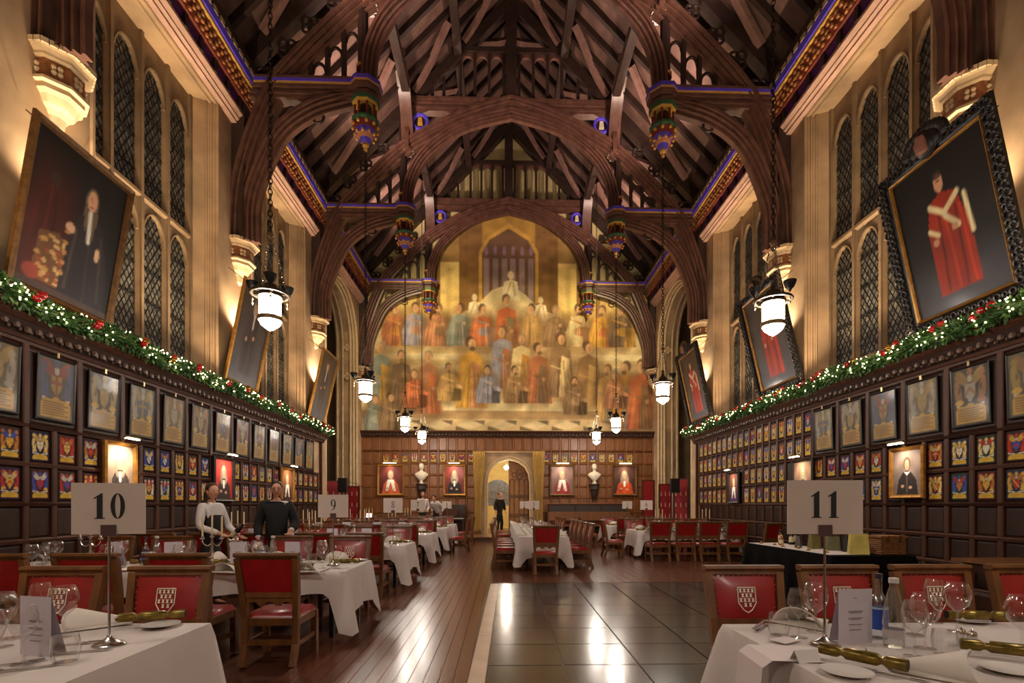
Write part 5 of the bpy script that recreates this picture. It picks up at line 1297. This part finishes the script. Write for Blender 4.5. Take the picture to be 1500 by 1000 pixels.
# table eleven beside the camera
table('11',1.05,4.6,2.05,3.2,'long banquet table hidden under the cloth of table eleven','white cloth with rounded corner draped over table eleven',corner=.4,seed=31)
for k,x in enumerate((1.47,2.2,2.92,3.68)): chair(x,3.5,-pi/2,'red leather oak chair, %s from aisle, dais side of table eleven'%ORD[k])
p=at(1208,945,TZ); sign('11',p[0],p[1],-.06,Wc=.4,Hc=.29)
G11=[(TB,1141,931,0,'stemless water tumbler beside cutlery on table eleven','tumbler','tumblers'),(WG,1170,934,0,'slim clear wine glass before napkin on table eleven','wine glass','wine glasses'),
 (WB,1195,926,0,'large clear wine glass beside the number eleven stand','wine glass','wine glasses'),(NK,1177,913,.7,'white folded napkin behind glasses by the number eleven stand','napkin','folded napkins'),
 (KN,1112,915,-.7,'silver table knife at the corner of table eleven','knife','knives'),(FK,1118,919,-.75,'silver table fork at the corner of table eleven','fork','forks'),
 (PC,1180,968,.15,'small tented place card with dark crest on table eleven','place card','place cards'),(PC,1290,965,-.3,'small tented place card beside fork on table eleven','place card','place cards'),
 (MN,1253,942,.1,'lilac standing menu card beside the number eleven stand','menu','menu cards'),(BB,1287,934,0,'blue-labelled water bottle behind menu on table eleven','bottle','water bottles'),(BC,1309,947,0,'clear ribbed water bottle on table eleven','bottle','water bottles'),
 (WG,1340,962,0,'slim clear wine glass before the ribbed bottle on table eleven','wine glass','wine glasses'),(WB,1355,950,0,'large clear wine glass behind the napkin on table eleven','wine glass','wine glasses'),(TB,1340,930,0,'stemless water tumbler beside ribbed bottle on table eleven','tumbler','tumblers'),
 (TB,1385,960,0,'stemless water tumbler beside the big napkin on table eleven','tumbler','tumblers'),(WB,1402,925,0,'tall large clear wine glass near shakers on table eleven','wine glass','wine glasses'),(WG,1368,912,0,'slim clear wine glass near the dais-side cracker of table eleven','wine glass','wine glasses'),
 (WB,1497,955,0,'large clear wine glass at the wall-side setting of table eleven','wine glass','wine glasses'),(SHK,1408,945,0,'glass salt shaker with silver cap on table eleven','shaker','salt and pepper shakers'),(SHK,1424,949,0,'glass pepper shaker with silver cap beside the salt on table eleven','shaker','salt and pepper shakers'),
 (NK,1372,985,2.6,'big white folded napkin at front of table eleven','napkin','folded napkins'),(PLT,1240,988,0,'white side plate under the front cracker of table eleven','plate','side plates'),(PLT,1478,985,0,'white side plate under wall-side cracker of table eleven','plate','side plates'),
 (PLT,1420,911,0,'white side plate under dais-side cracker of table eleven','plate','side plates'),(FK,1300,988,.7,'silver fork with long tines in front of place card on table eleven','fork','forks'),(KN,1446,1012,.5,'silver knife beside the big napkin on table eleven','knife','knives')]
for a in G11: putp(*a)
for px,py,rz,lb in ((1262,978,-.95,'gold christmas cracker lying beside fork at front of table eleven'),(1476,966,-.6,'gold christmas cracker lying on wall-side plate of table eleven'),(1430,913,-.12,'gold christmas cracker lying on dais-side plate of table eleven')):
    o=putp(CK,px,py,rz,lb,'cracker','christmas crackers'); o.location.z=TZ+.024
# loose papers hanging over the corner of table eleven
q=at(1105,952,TZ); sh=link('paper_sheet',None,None,(1.07,2.54,TZ+.004),0)
tag(sh,'white printed sheet bent over the edge of table eleven','paper')
PAPER=M('white_paper',(222,208,204),rough=.7,var=.02)
MB().add([(-.12,-.12,.004),(.2,-.17,.004),(.22,.12,.004),(-.1,.17,.004),(-.17,-.12,-.03),(-.15,.17,-.03),(-.19,-.125,-.2),(-.17,.17,-.2)],[(0,1,2,3),(4,0,3,5),(6,4,5,7)]).build('sheet',PAPER,sh,smooth=False)
en=MB().box(-.075,.075,-.05,.05,0,.003).build('envelope',PAPER,None,(at(1150,940,TZ)[0],at(1150,940,TZ)[1],TZ+.01),.5,smooth=False); tag(en,'small white envelope card lying on the sheet on table eleven','envelope')
# ---- right tables 6 and 3, centre tables 5 and 2
table('6',3.55,6.45,14.45,15.75,'long banquet table hidden under the cloth of table six','white cloth draped over table six',seed=41)
for k,x in enumerate((3.95,4.65,5.3,6.05)):
    chair(x,13.95,pi/2,'red leather oak chair, %s from aisle, far-from-dais side of table six'%ORD[k]); chair(x-.02,16.15,-pi/2,'red leather oak chair, %s from aisle, dais side of table six'%ORD[k])
    for dy,yy in ((-1,14.45),(1,15.75)): setting(x,yy,dy,'%s place from aisle, %s side of table six'%(ORD[k],'dais' if dy>0 else 'far-from-dais'),False)
chair(2.97,15.1,0,'oak chair with red leather at the aisle end of table six'); chair(6.3,12.75,pi*.62,'oak chair with red leather set aside against the wall near table six')
sign('6',3.98,15.12,-.1); o=CD.put((5.75,15.05,TZ),0,'three-branched silver candelabra with ivory candles near the wall end of table six','candelabra on the tables'); o['category']='candelabra'
o=CD.put((4.35,15.1,TZ),.1,'three-branched silver candelabra with ivory candles near the aisle end of table six','candelabra on the tables'); o['category']='candelabra'
table('3',3.4,5.9,18.1,19.2,'long banquet table hidden under the cloth of table three','white cloth draped over table three',seed=42)
for k,x in enumerate((3.9,4.65,5.4)):
    chair(x,17.65,pi/2,'red leather oak chair, %s from aisle, far-from-dais side of table three'%ORD[k]); chair(x,19.55,-pi/2,'red leather oak chair, %s from aisle, dais side of table three'%ORD[k])
    for dy,yy in ((-1,18.1),(1,19.2)): setting(x,yy,dy,'%s place from aisle, %s side of table three'%(ORD[k],'dais' if dy>0 else 'far-from-dais'),False)
chair(2.85,18.6,0,'oak chair with red leather at the aisle end of table three'); sign('3',4.28,18.65,-.1)
for num,y0,y1,n in (('5',11.9,16.7,5),('2',17.4,20.7,4)):
    T='table '+{'5':'five','2':'two'}[num]
    table(num,.05,1.22,y0,y1,'long banquet table hidden under the cloth of '+T,'white cloth draped over %s in the middle of hall'%T,seed=50+n)
    for k in range(n):
        y=y0+.55+k*(.84 if num=='5' else .73)
        chair(-.28,y,0,'red leather oak chair, %s from tiles, piano side of %s'%(ORD[k],T)); chair(1.55,y,pi,'red leather oak chair, %s from tiles, bench side of %s'%(ORD[k],T))
        for e in (-1,1):
            x=.63+e*.3; lab='%s place from tiles, %s side, %s'%(ORD[k],'bench' if e>0 else 'piano',T)
            for P,dx,dy,rz,lb,cat,gr in ((WB,-.1*e,.1,0,'large clear wine glass,','wine glass','wine glasses'),(WG,-.12*e,-.08,0,'slim clear wine glass,','wine glass','wine glasses'),(NK,.2*e,0,0 if e<0 else pi,'white folded napkin,','napkin','folded napkins'),(CK,.19*e,.4,pi/2,'gold christmas cracker,','cracker','christmas crackers')):
                o=P.put((x+dx,y+dy,TZ+.001),rz,lb+' '+lab,gr); o['category']=cat
chair(.63,11.45,pi/2,'oak chair with red leather at the tiled-floor end of table five, alone')
sign('5',.7,16.5,0); sign('2',.55,19.9,0)
chair(-1.72,16.75,pi*.97,'red leather oak chair at aisle end of the unnumbered table'); chair(-1.7,19.7,pi,'oak chair with red leather standing at the aisle end of table 1')
# =============== side table, console, piano, bench, screens, speakers ===============
table('gifts',4.5,5.75,7.35,10.0,'long side table hidden under a floor-length black cloth','black cloth reaching the floor under gift bags',CLOTHB,'black tablecloths',.76,.78,61)
o=MB().box(-.3,.3,-1.2,1.2,0,.003).build('table_runner',CLOTH,None,(4.85,8.75,TZ+.001),.02,smooth=False); tag(o,'white paper runner lying along the black-clothed side table','runner')
def bag(x,y,w,d,h,rz,m,label,handles=True):
    t=thing('gift_bag',label,'bag',(x,y,TZ+.004),rz,'gift bags on the side table')
    MB().add([(-w/2,-d/2,0),(w/2,-d/2,0),(w/2,d/2,0),(-w/2,d/2,0),(-w*.44,-d*.28,h),(w*.44,-d*.28,h),(w*.44,d*.28,h),(-w*.44,d*.28,h),(-w*.5,0,h*.45),(w*.5,0,h*.45)],[(3,2,1,0),(0,1,5,4),(2,3,7,6),(1,9,5),(1,2,9),(2,6,9),(9,6,5),(0,4,8),(0,8,3),(3,8,7),(8,4,7)]).build('paper_body',m,t,smooth=False)
    if handles:
        for e in (-1,1): MB().tube(spline([(-w*.2,e*d*.28,h),(-w*.14,e*d*.28,h+.08),(w*.14,e*d*.28,h+.08),(w*.2,e*d*.28,h)],4),.004,5).build('handle',BRASS,t)
bag(4.98,8.55,.19,.12,.24,.2,M('olive_paper',(120,108,60),rough=.6),'olive green gift bag beside gold-striped bag on side table')
bag(5.1,8.25,.2,.13,.23,-.2,M('sage_paper',(108,104,72),rough=.6),'greyish green gift bag beside black bag on side table')
bag(5.2,7.98,.17,.12,.24,.1,M('black_paper',(24,20,22),rough=.5),'black gift bag between green and yellow bags')
bag(5.08,7.62,.26,.16,.31,-.35,M('yellow_paper',(196,176,84),rough=.6),'large pale yellow gift bag at corner of side table',False)
bag(4.85,8.8,.16,.1,.2,.9,M('striped_paper',(90,84,78),rough=.5),'small grey striped gift bag leaning on olive bag',False)
t=thing('wicker_hamper','brown wicker hamper basket behind the yellow gift bag','basket',(5.5,7.6,TZ+.004),.1)
WK=M('wicker',(150,100,56),rough=.6,var=.4,scale=20); s=MB()
for k in range(9):
    z=.02+.028*k
    P=[(x,y) for x,y in ((-.2,-.13),(.2,-.13),(.2,.13),(-.2,.13),(-.2,-.13))]; pts=[]
    for a,b in zip(P,P[1:]):
        n=10
        for i in range(n): u=i/n; nx,ny=(b[1]-a[1]),-(b[0]-a[0]); L=math.hypot(nx,ny); o_=.006*(-1)**(i+k); pts.append((a[0]+(b[0]-a[0])*u+nx/L*o_,a[1]+(b[1]-a[1])*u+ny/L*o_,z))
    s.tube(pts+[pts[0]],.012,5,False)
tag(s.build('woven_sides',WK,t),kind='stuff'); MB().box(-.19,.19,-.12,.12,0,.02).build('base',WK,t,smooth=False)
MB().box(-.22,.22,-.15,.15,.26,.285).build('lid',WK,t,smooth=False)
s=MB(); 
for e in (-.1,.1): s.box(e-.012,e+.012,-.155,-.14,.18,.29)
s.build('strap',M('hamper_strap',(90,54,30)),t,smooth=False)
WINE=M('dark_bottle',(22,16,14),rough=.12,var=.1,spec=.7); LBL=M('cream_label',(214,196,160),rough=.6)
for k,(x,y,h,lb) in enumerate(((4.95,9.55,.34,'tall dark wine bottle with cream label on side table'),(5.1,9.45,.3,'dark wine bottle with red capsule on side table'),(4.85,9.35,.2,'short amber bottle before the dark wine bottles'),(5.25,9.6,.33,'dark bottle nearest the wall panelling on side table'))):
    t=thing('wine_bottle',lb,'bottle',(x,y,TZ+.004),0,'bottles on the side table')
    MB().lathe([(0,0),(.04,0),(.04,h*.6),(.03,h*.7),(.014,h*.78),(.014,h)],14,closed=False).build('bottle_glass',WINE if k!=2 else M('amber_glass',(150,80,40),rough=.2),t)
    MB().lathe([(.041,h*.15),(.041,h*.5)],14,closed=False).build('label',LBL,t); MB().lathe([(.0155,h*.85),(.0155,h+.003),(0,h+.004)],10,closed=False).build('capsule',[IRON,REDP,GOLD,IRON][k],t)
for k in range(6):
    x=4.68+.06*(k%2); y=9.75-.38*k
    o=thing('table_favour','small gilt favour on the black-clothed side table, %s from the wine bottles'%ORD[k],'favour',(x,y,TZ+.004),k,'gilt favours on the side table')
    MB().lathe([(0,0),(.03,0),(.034,.012),(.02,.02),(0,.022)],10,closed=False).build('dish',BRASS,o); MB().ball((0,0,.03),.016,8,6).build('ball',GOLD,o)
# oak console by the right wall with folded black cloths
q=at(1395,803,.84); t=thing('console_table','narrow oak console table against panelling behind table eleven','table',(6.1,5.55,0))
MB().box(-.45,.45,-1.1,1.1,.8,.84).build('tabletop',CHOAK,t,smooth=False)
for ex in (-1,1):
    for ey in (-1,1): MB().box(ex*.36-.035,ex*.36+.035,ey*.95-.035,ey*.95+.035,0,.8).build('leg',CHOAK,t,smooth=False)
MB().box(-.38,.38,-1.0,1.0,.68,.8).build('apron',WAINS,t,smooth=False)
o=MB().box(-.25,.25,-.5,.5,0,.05,.04,.06).build('folded_cloth',CLOTHB,None,(6.15,5.4,.84)); tag(o,'folded black cloth lying on oak console table','cloth')
# upright piano on the dais
t=thing('upright_piano','dark upright piano standing on dais below end-wall portraits','piano',(-2.75,23.35,.2)); PB=M('piano_wood',(44,28,20),rough=.25,coat=.4)
MB().box(-.75,.75,.0,.4,0,1.3).build('case',PB,t,smooth=False); MB().box(-.77,.77,-.02,.42,1.3,1.34).build('lid',PB,t,smooth=False); MB().box(-.75,.75,-.3,.0,.62,.7).build('key_bed',PB,t,smooth=False)
MB().box(-.68,.68,-.26,-.04,.7,.725).build('keyboard',M('ivory_keys',(214,204,184),rough=.3),t,smooth=False); MB().box(-.4,.4,-.05,-.02,.85,1.15).build('music_desk',WAINS,t,smooth=False)
for e in (-1,1): MB().box(e*.68-.05,e*.68+.05,-.3,-.2,0,.62).build('leg',PB,t,smooth=False)
# long settle on the dais
t=thing('long_settle','long oak settle with dark leather cushions below the busts','bench',(3.65,23.3,.2)); 
MB().box(-1.85,1.85,.25,.33,.0,1.36).build('back_panel',WAINS,t,smooth=False); MB().box(-1.85,1.85,-.3,.25,.36,.42).build('seat',WAINS_F,t,smooth=False); MB().box(-1.88,1.88,.2,.36,1.36,1.42).build('top_rail',WAINS_F,t,smooth=False)
for k in range(3): MB().box(-1.8+k*1.22,-.64+k*1.22,.14,.25,.98,1.3,.03,.03).build('cushion',M('black_leather',(40,24,20),rough=.6),t)
MB().box(-1.85,1.85,-.32,-.28,.62,1.02).build('front_board',WAINS_F,t,smooth=False)
for x in (-1.7,-.6,.6,1.7): MB().box(x-.05,x+.05,-.31,-.21,0,.62).build('leg',WAINS,t,smooth=False)
for e in (-1,1): MB().box(e*1.84-.03,e*1.84+.03,-.3,.3,0,1.0).build('end_board',WAINS_F,t,smooth=False)
# red screens, speakers, microphone in the oriels
RS1=M('red_screen',(150,22,24),rough=.7,var=.25,scale=9)
def screen(x,y,w,h,rz,label,z=0.,tr=True):
    t=thing('red_screen',label,'screen',(x,y,z),rz,'red screens in the oriels')
    MB().box(-w/2,w/2,-.02,.02,.1,h).build('panel',RS1,t,smooth=False); s=MB()
    for e in (-1,1): s.box(e*w/2-.025,e*w/2+.025,-.03,.03,0,h+.03)
    s.box(-w/2,w/2,-.03,.03,h,h+.04); s.build('frame',WAINS,t,smooth=False)
    if tr:
        s=MB()
        for i in range(3):
            for j in range(4): s.box(-w*.36+i*w*.36-.025,-w*.36+i*w*.36+.025,-.026,-.02,.55+j*.45,.72+j*.45,.01,0)
        s.build('pale_motif',M('pale_motif',(206,150,130)),t,smooth=False)
screen(-6.95,20.3,.62,2.45,.5,'tall red patterned screen standing behind the loudspeaker near table one'); screen(-6.35,20.75,.6,2.25,-.2,'red patterned screen beside stone shaft near table one')
screen(5.62,20.6,.5,2.5,.15,'plain red hanging banner screen beside stone shaft near table three',0,False); screen(6.9,20.4,.55,2.55,-.5,'tall red patterned screen behind the loudspeaker near table three')
screen(6.35,20.7,.5,2.35,.1,'narrow red patterned screen between banner and loudspeaker near table three')
BLK=M('black_plastic',(16,15,16),rough=.5,var=.1)
for x,lb in ((-6.42,'black loudspeaker on pole stand in front of red screens near table one'),(6.42,'black loudspeaker on pole stand in front of red screens near table three')):
    t=thing('loudspeaker',lb,'speaker',(x,19.8,0),0,'loudspeakers on stands')
    MB().prism([(-.17,-.14),(.17,-.14),(.13,.14),(-.13,.14)],2.0,2.56,'z').build('cabinet',BLK,t,smooth=False)
    MB().prism([(-.155,-.146),(.155,-.146),(.155,-.14),(-.155,-.14)],2.03,2.53,'z').build('grille',IRON,t,smooth=False); MB().tube([(0,0,.0),(0,0,2.0)],.02,8).build('pole',BLK,t)
    for k in range(3): MB().tube([(0,0,.7),(.3*math.cos(k*2.1+.3),.3*math.sin(k*2.1+.3),.02)],.013,6).build('leg',BLK,t)
t=thing('microphone_stand','thin boom microphone stand beside the stone shaft near table one','microphone',(-6.25,21.5,.2))
MB().tube([(0,0,.02),(0,0,1.85)],.012,6).build('pole',BLK,t); MB().tube([(.35,0,1.9),(-.1,0,2.2),(-.55,0,2.32)],.01,6).build('boom',BLK,t); MB().ball((-.58,0,2.32),.03,8,6).build('microphone',IRON,t); MB().lathe([(.14,0),(.14,.02),(.02,.03)],14).build('base',BLK,t)
t=thing('tablet_screen','small glowing pink framed screen on the table by the piano','screen',(-5.9,21.6,.95),0)
MB().box(-.16,.16,-.015,.015,0,.26).build('case',M('pink_case',(190,60,70)),t,smooth=False); MB().box(-.12,.12,-.02,-.015,.04,.22).build('lit_face',emit_mat('tablet_glow',(1,.8,.8),2.2),t,smooth=False)
t=thing('side_stand','dark wooden stand under the glowing screen','stand',(-5.9,21.6,.2)); MB().box(-.25,.25,-.15,.15,.71,.75).build('top',WAINS,t,smooth=False); MB().box(-.04,.04,-.04,.04,.03,.71).build('post',WAINS,t,smooth=False); MB().box(-.2,.2,-.15,.15,0,.03).build('foot',WAINS,t,smooth=False)
# =============== people ===============
SKIN=M('skin',(200,142,112),rough=.55,var=.06)
def skin(name,verts,edges,rad,m,parent,lv=2):
    me=bpy.data.meshes.new(name); me.from_pydata(verts,edges,[]); me.materials.append(m); o=link(name,me,parent)
    md=o.modifiers.new('Skin','SKIN'); md.use_smooth_shade=True
    for i,v in enumerate(me.skin_vertices[0].data): r=rad[i]; v.radius=(r if isinstance(r,tuple) else (r,r)); v.use_root=(i==0)
    sb=o.modifiers.new('Sub','SUBSURF'); sb.levels=lv; sb.render_levels=lv; return o
def head_mesh(s,yaw,c):
    b=MB(); n,m=18,16; v=[];f=[]
    for j in range(m+1):
        q=j/m; z=(q-.5)*.25
        base=math.sin(pi*min(max(q,.02),.98))**.55
        for i in range(n):
            a=2*pi*i/n; x=math.cos(a); y=math.sin(a); rx=.074*base; ry=.094*base
            if q<.42: rx*=.62+.9*q; ry*=.75+.6*q
            px,py=rx*x,ry*y
            if y<-.55 and q<.5: py-=.012*(.5-q)*2
            if abs(x)<.3 and y<0:
                if .36<q<.56: py-=.026*math.exp(-((q-.42)/.05)**2)*(1-abs(x)/.3)
                if .2<q<.3: py-=.008
            if .15<abs(x)<.65 and y<0 and .5<q<.6: py+=.008
            v.append((px,py,z))
    for j in range(m):
        for i in range(n): f.append((j*n+i,j*n+(i+1)%n,(j+1)*n+(i+1)%n,(j+1)*n+i))
    b.add(v,f+[tuple(range(n))[::-1],tuple(range(m*n,m*n+n))])
    for e in (-1,1): b.ball((e*.074,.008,-.005),.022,6,5,(.4,.8,1.3))
    return b
def xform(b,s,yaw,c,pitch=0.):
    M_=Matrix.Translation(c)@Matrix.Rotation(yaw,4,'Z')@Matrix.Rotation(pitch,4,'X')@Matrix.Scale(s,4); b.v=[tuple(M_@Vector(p)) for p in b.v]; return b
def person(label,loc,rz,H,P,coat,shirt,trous,hair,hairstyle,extra=None,headyaw=0.,lean=0.):
    # faces -Y in local space; P: joint overrides
    t=thing('person',label,'person',loc,rz); k=H/1.75
    J=dict(pel=(0,0,.95),sp=(0,0,1.15),ch=(0,0,1.35),nk=(0,0,1.48),hd=(0,-.01,1.56),sl=(.165,0,1.435),sr=(-.165,0,1.435),el=(.24,.03,1.15),er=(-.24,.03,1.15),wl=(.24,-.08,.93),wr=(-.24,-.08,.93),kl=(.1,-.01,.5),kr=(-.1,-.01,.5),al=(.1,.03,.08),ar=(-.1,.03,.08),tl=(.11,-.14,.04),tr=(-.11,-.14,.04))
    J.update(P)
    if lean:
        for n in list(J):
            x,y,z=J[n]
            if z>.96 or n[0] in 'we': d=z-.95; J[n]=(x,y*math.cos(lean)-d*math.sin(lean),.95+d*math.cos(lean)+y*0)
    J={n:Vector(p)*k for n,p in J.items()}
    names=['pel','sp','ch','nk','hd','sl','el','wl','sr','er','wr','kl','al','tl','kr','ar','tr']; ix={n:i for i,n in enumerate(names)}
    hl=J['wl']+(J['wl']-J['el']).normalized()*.08*k; hr=J['wr']+(J['wr']-J['er']).normalized()*.08*k
    ed=[('pel','sp'),('sp','ch'),('ch','nk'),('nk','hd'),('ch','sl'),('sl','el'),('el','wl'),('ch','sr'),('sr','er'),('er','wr'),('pel','kl'),('kl','al'),('al','tl'),('pel','kr'),('kr','ar'),('ar','tr')]
    rd=dict(pel=(.15,.11),sp=(.13,.095),ch=(.15,.1),nk=.055,hd=.05,sl=.06,el=.042,wl=.03,sr=.06,er=.042,wr=.03,kl=.065,al=.045,tl=.035,kr=.065,ar=.045,tr=.035)
    def R(n,g=0.): r=rd[n]; return tuple((a+g)*k for a in r) if isinstance(r,tuple) else (r+g)*k
    body=skin('body',[J[n] for n in names],[(ix[a],ix[b]) for a,b in ed],[R(n,-.035) if n in('pel','sp','ch') else R(n,-.018 if n in('sl','sr','kl','kr') else 0.) for n in names],SKIN,t)
    # head and hands of the same skin
    hc=J['hd']+Vector((0,-.01-.02*(lean>0),.1))*k; b=xform(head_mesh(1,0,None),k*.98,headyaw,hc,lean*.5); b.build('head',SKIN,body,ang=80)
    e_=MB()
    for e in (-1,1): e_.ball((e*.03,-.083,.008),.0095,6,5)
    xform(e_,k*.98,headyaw,hc,lean*.5).build('eyes',M('eye_dark',(40,28,22),rough=.3),body)
    xform(MB().ball((0,-.087,-.062),.017,8,5,(1.3,.5,.45)),k*.98,headyaw,hc,lean*.5).build('mouth',M('lips',(160,84,76)),body)
    for w_,e_,s_ in (('wl','el',1),('wr','er',-1)):
        d=(J[w_]-J[e_]).normalized(); u=d.orthogonal().normalized() if abs(d.x)>.95 else Vector((1,0,0)); u=(u-d*u.dot(d)).normalized(); n_=d.cross(u); p=J[w_]
        vs=[p,p+d*.045*k]; es=[(0,1)]; rr=[(.028*k,.017*k),(.034*k,.015*k)]
        for q,(o,L) in enumerate(((-.03,.06),(-.01,.07),(.01,.068),(.028,.052))):
            i=len(vs); a=p+d*.085*k+u*o*k; vs+=[a,a+d*L*.5*k+n_*.008*k,a+d*L*.85*k+n_*.03*k]; es+=[(1,i),(i,i+1),(i+1,i+2)]; rr+=[.0095*k,.0085*k,.0075*k]
        i=len(vs); a=p+d*.04*k+u*s_*.035*k; vs+=[a,a+d*.035*k+u*s_*.02*k,a+d*.06*k+u*s_*.022*k+n_*.012*k]; es+=[(0,i),(i,i+1),(i+1,i+2)]; rr+=[.011*k,.0095*k,.008*k]
        skin('hand',vs,es,rr,SKIN,body,1)
    up=['pel','sp','ch','nk','sl','el','wl','sr','er','wr']; ux={n:i for i,n in enumerate(up)}
    V=[J[n].copy() for n in up]; V[0].z-=.05*k; V[3]=J['nk']+(J['hd']-J['nk'])*.1
    for q,(w_,e_) in ((6,('wl','el')),(9,('wr','er'))): V[q]=J[w_]-(J[w_]-J[e_])*.1
    skin('shirt',V,[(ux[a],ux[b]) for a,b in ed if a in ux and b in ux],[R(n,.012) if n!='nk' else .082*k for n in up],shirt,t)
    if coat:
        cu=['pel','sp','ch','nk']+(['sl','el','wl','sr','er','wr'] if coat[1]=='sleeves' else ['sl','sr']); cx={n:i for i,n in enumerate(cu)}
        V=[J[n].copy() for n in cu]; V[0].z-=.09*k; V[3]=J['ch']+(J['nk']-J['ch'])*(.9 if coat[1]=='sleeves' else .6)
        if coat[1]!='sleeves':
            for n in ('sl','sr'): V[cx[n]]=J['ch']+(J[n]-J['ch'])*.75
        else:
            for w_,e_ in (('wl','el'),('wr','er')): V[cx[w_]]=J[w_]-(J[w_]-J[e_])*.18
        skin('jacket' if coat[1]=='sleeves' else 'waistcoat',V,[(cx[a],cx[b]) for a,b in ed if a in cx and b in cx],[.088*k if n=='nk' else (.085*k if n in('sl','sr') and coat[1]!='sleeves' else R(n,.028)) for n in cu],coat[0],t)
    lo=['pel','kl','al','kr','ar']; V=[J[n] for n in lo]+[J['pel']+(J['sp']-J['pel'])*.6]
    skin('trousers',V,[(0,1),(1,2),(0,3),(3,4),(0,5)],[R('pel',.018),R('kl',.02),R('al',.02),R('kr',.02),R('ar',.02),R('sp',.0)],trous,t)
    SH=M('black_shoe',(18,15,14),rough=.3)
    for a,b_ in (('al','tl'),('ar','tr')): xform(MB().ball((0,0,0),.06,10,8,(.75,1.9,.62)),k,0,(J[a]+J[b_])/2+Vector((0,0,-.022*k))).build('shoe',SH,t)
    hb=MB(); hb.ball((0,.014,.04),.1,14,10,(.84,1.0,.93)); hb.v=[p if not(p[1]<-.045 and p[2]<.085) else (p[0],-.04,max(p[2],.075)) for p in hb.v]
    if hairstyle=='tail': hb.tube(spline([(0,.09,.03),(0,.14,-.03),(0,.15,-.14),(0,.13,-.27)],4),[.03]*4+[.035]*4+[.03]*4+[.012],8)
    xform(hb,k*.98,headyaw,hc,lean*.5).build('hair',hair,t)
    if extra: extra(t,k,J,headyaw,hc)
    return t
BLACKC=M('black_wool',(22,19,20),rough=.85,var=.15); WHITEC=M('white_cotton',(206,196,192),rough=.8,var=.05); HAIRB=M('brown_hair',(58,38,24),rough=.5,var=.3,scale=30); HAIRD=M('dark_hair',(26,20,17),rough=.5,var=.3,scale=30)
def glassesf(t,k,J,hy,hc):
    b=MB()
    for e in (-1,1): b.torus((e*.032,-.096,.008),.02,.0025,12,4); b.tube([(e*.05,-.093,.01),(e*.075,0,.01)],.002,4)
    xform(b,k*.98,hy,hc).build('spectacles',IRON,t)
def waitx(t,k,J,hy,hc):
    b=MB(); b.prism([(-.05,1.49),(.05,1.49),(.075,1.44),(0,1.40),(-.075,1.44)],-.075,-.05,'y'); b.v=[tuple(Vector(p)*k) for p in b.v]; b.build('collar',WHITEC,t,smooth=False)
person('person in white shirt and dark waistcoat with ponytail, walking behind table nine holding a bottle',(-4.72,7.82,0),pi/2-.25,1.84,dict(wl=(.2,-.3,1.02),el=(.25,-.06,1.14),wr=(-.16,-.32,1.06),er=(-.25,-.04,1.16)),(BLACKC,'vest'),WHITEC,BLACKC,HAIRB,'tail',waitx,-.25)
t=thing('wine_bottle','dark bottle in the hands of the person with ponytail','bottle',(-4.31,7.72,1.13)); 
MB().lathe([(0,-.12),(.038,-.12),(.038,.08),(.014,.13),(.014,.2)],12,closed=False).build('bottle_glass',WINE,t); MB().lathe([(.039,-.08),(.039,.04)],12,closed=False).build('label',LBL,t); t.rotation_euler=(.3,.9,0)
person('person in dark coat and spectacles standing beside the wall near table eight',(-3.86,8.08,0),.45,1.88,dict(wl=(.16,-.26,1.05),el=(.26,-.02,1.15)),(BLACKC,'sleeves'),WHITEC,BLACKC,HAIRD,'short',glassesf,-.1)
person('person in dark coat standing in the lit doorway',(-.42,24.75,.19),.5,1.9,{},(BLACKC,'sleeves'),WHITEC,BLACKC,HAIRD,'short',None,.2)
person('person in white shirt serving beside the piano end of table one',(-3.62,21.35,.2),.2,1.86,dict(wl=(.16,-.32,1.02),wr=(-.16,-.32,1.02)),None,WHITEC,BLACKC,HAIRD,'short',None,.1)
person('person in white shirt bending forward over table one',(-2.95,21.4,.2),-.35,1.86,dict(wl=(.2,-.2,.98),wr=(-.2,-.2,.98)),None,WHITEC,BLACKC,HAIRD,'short',None,0,.7)
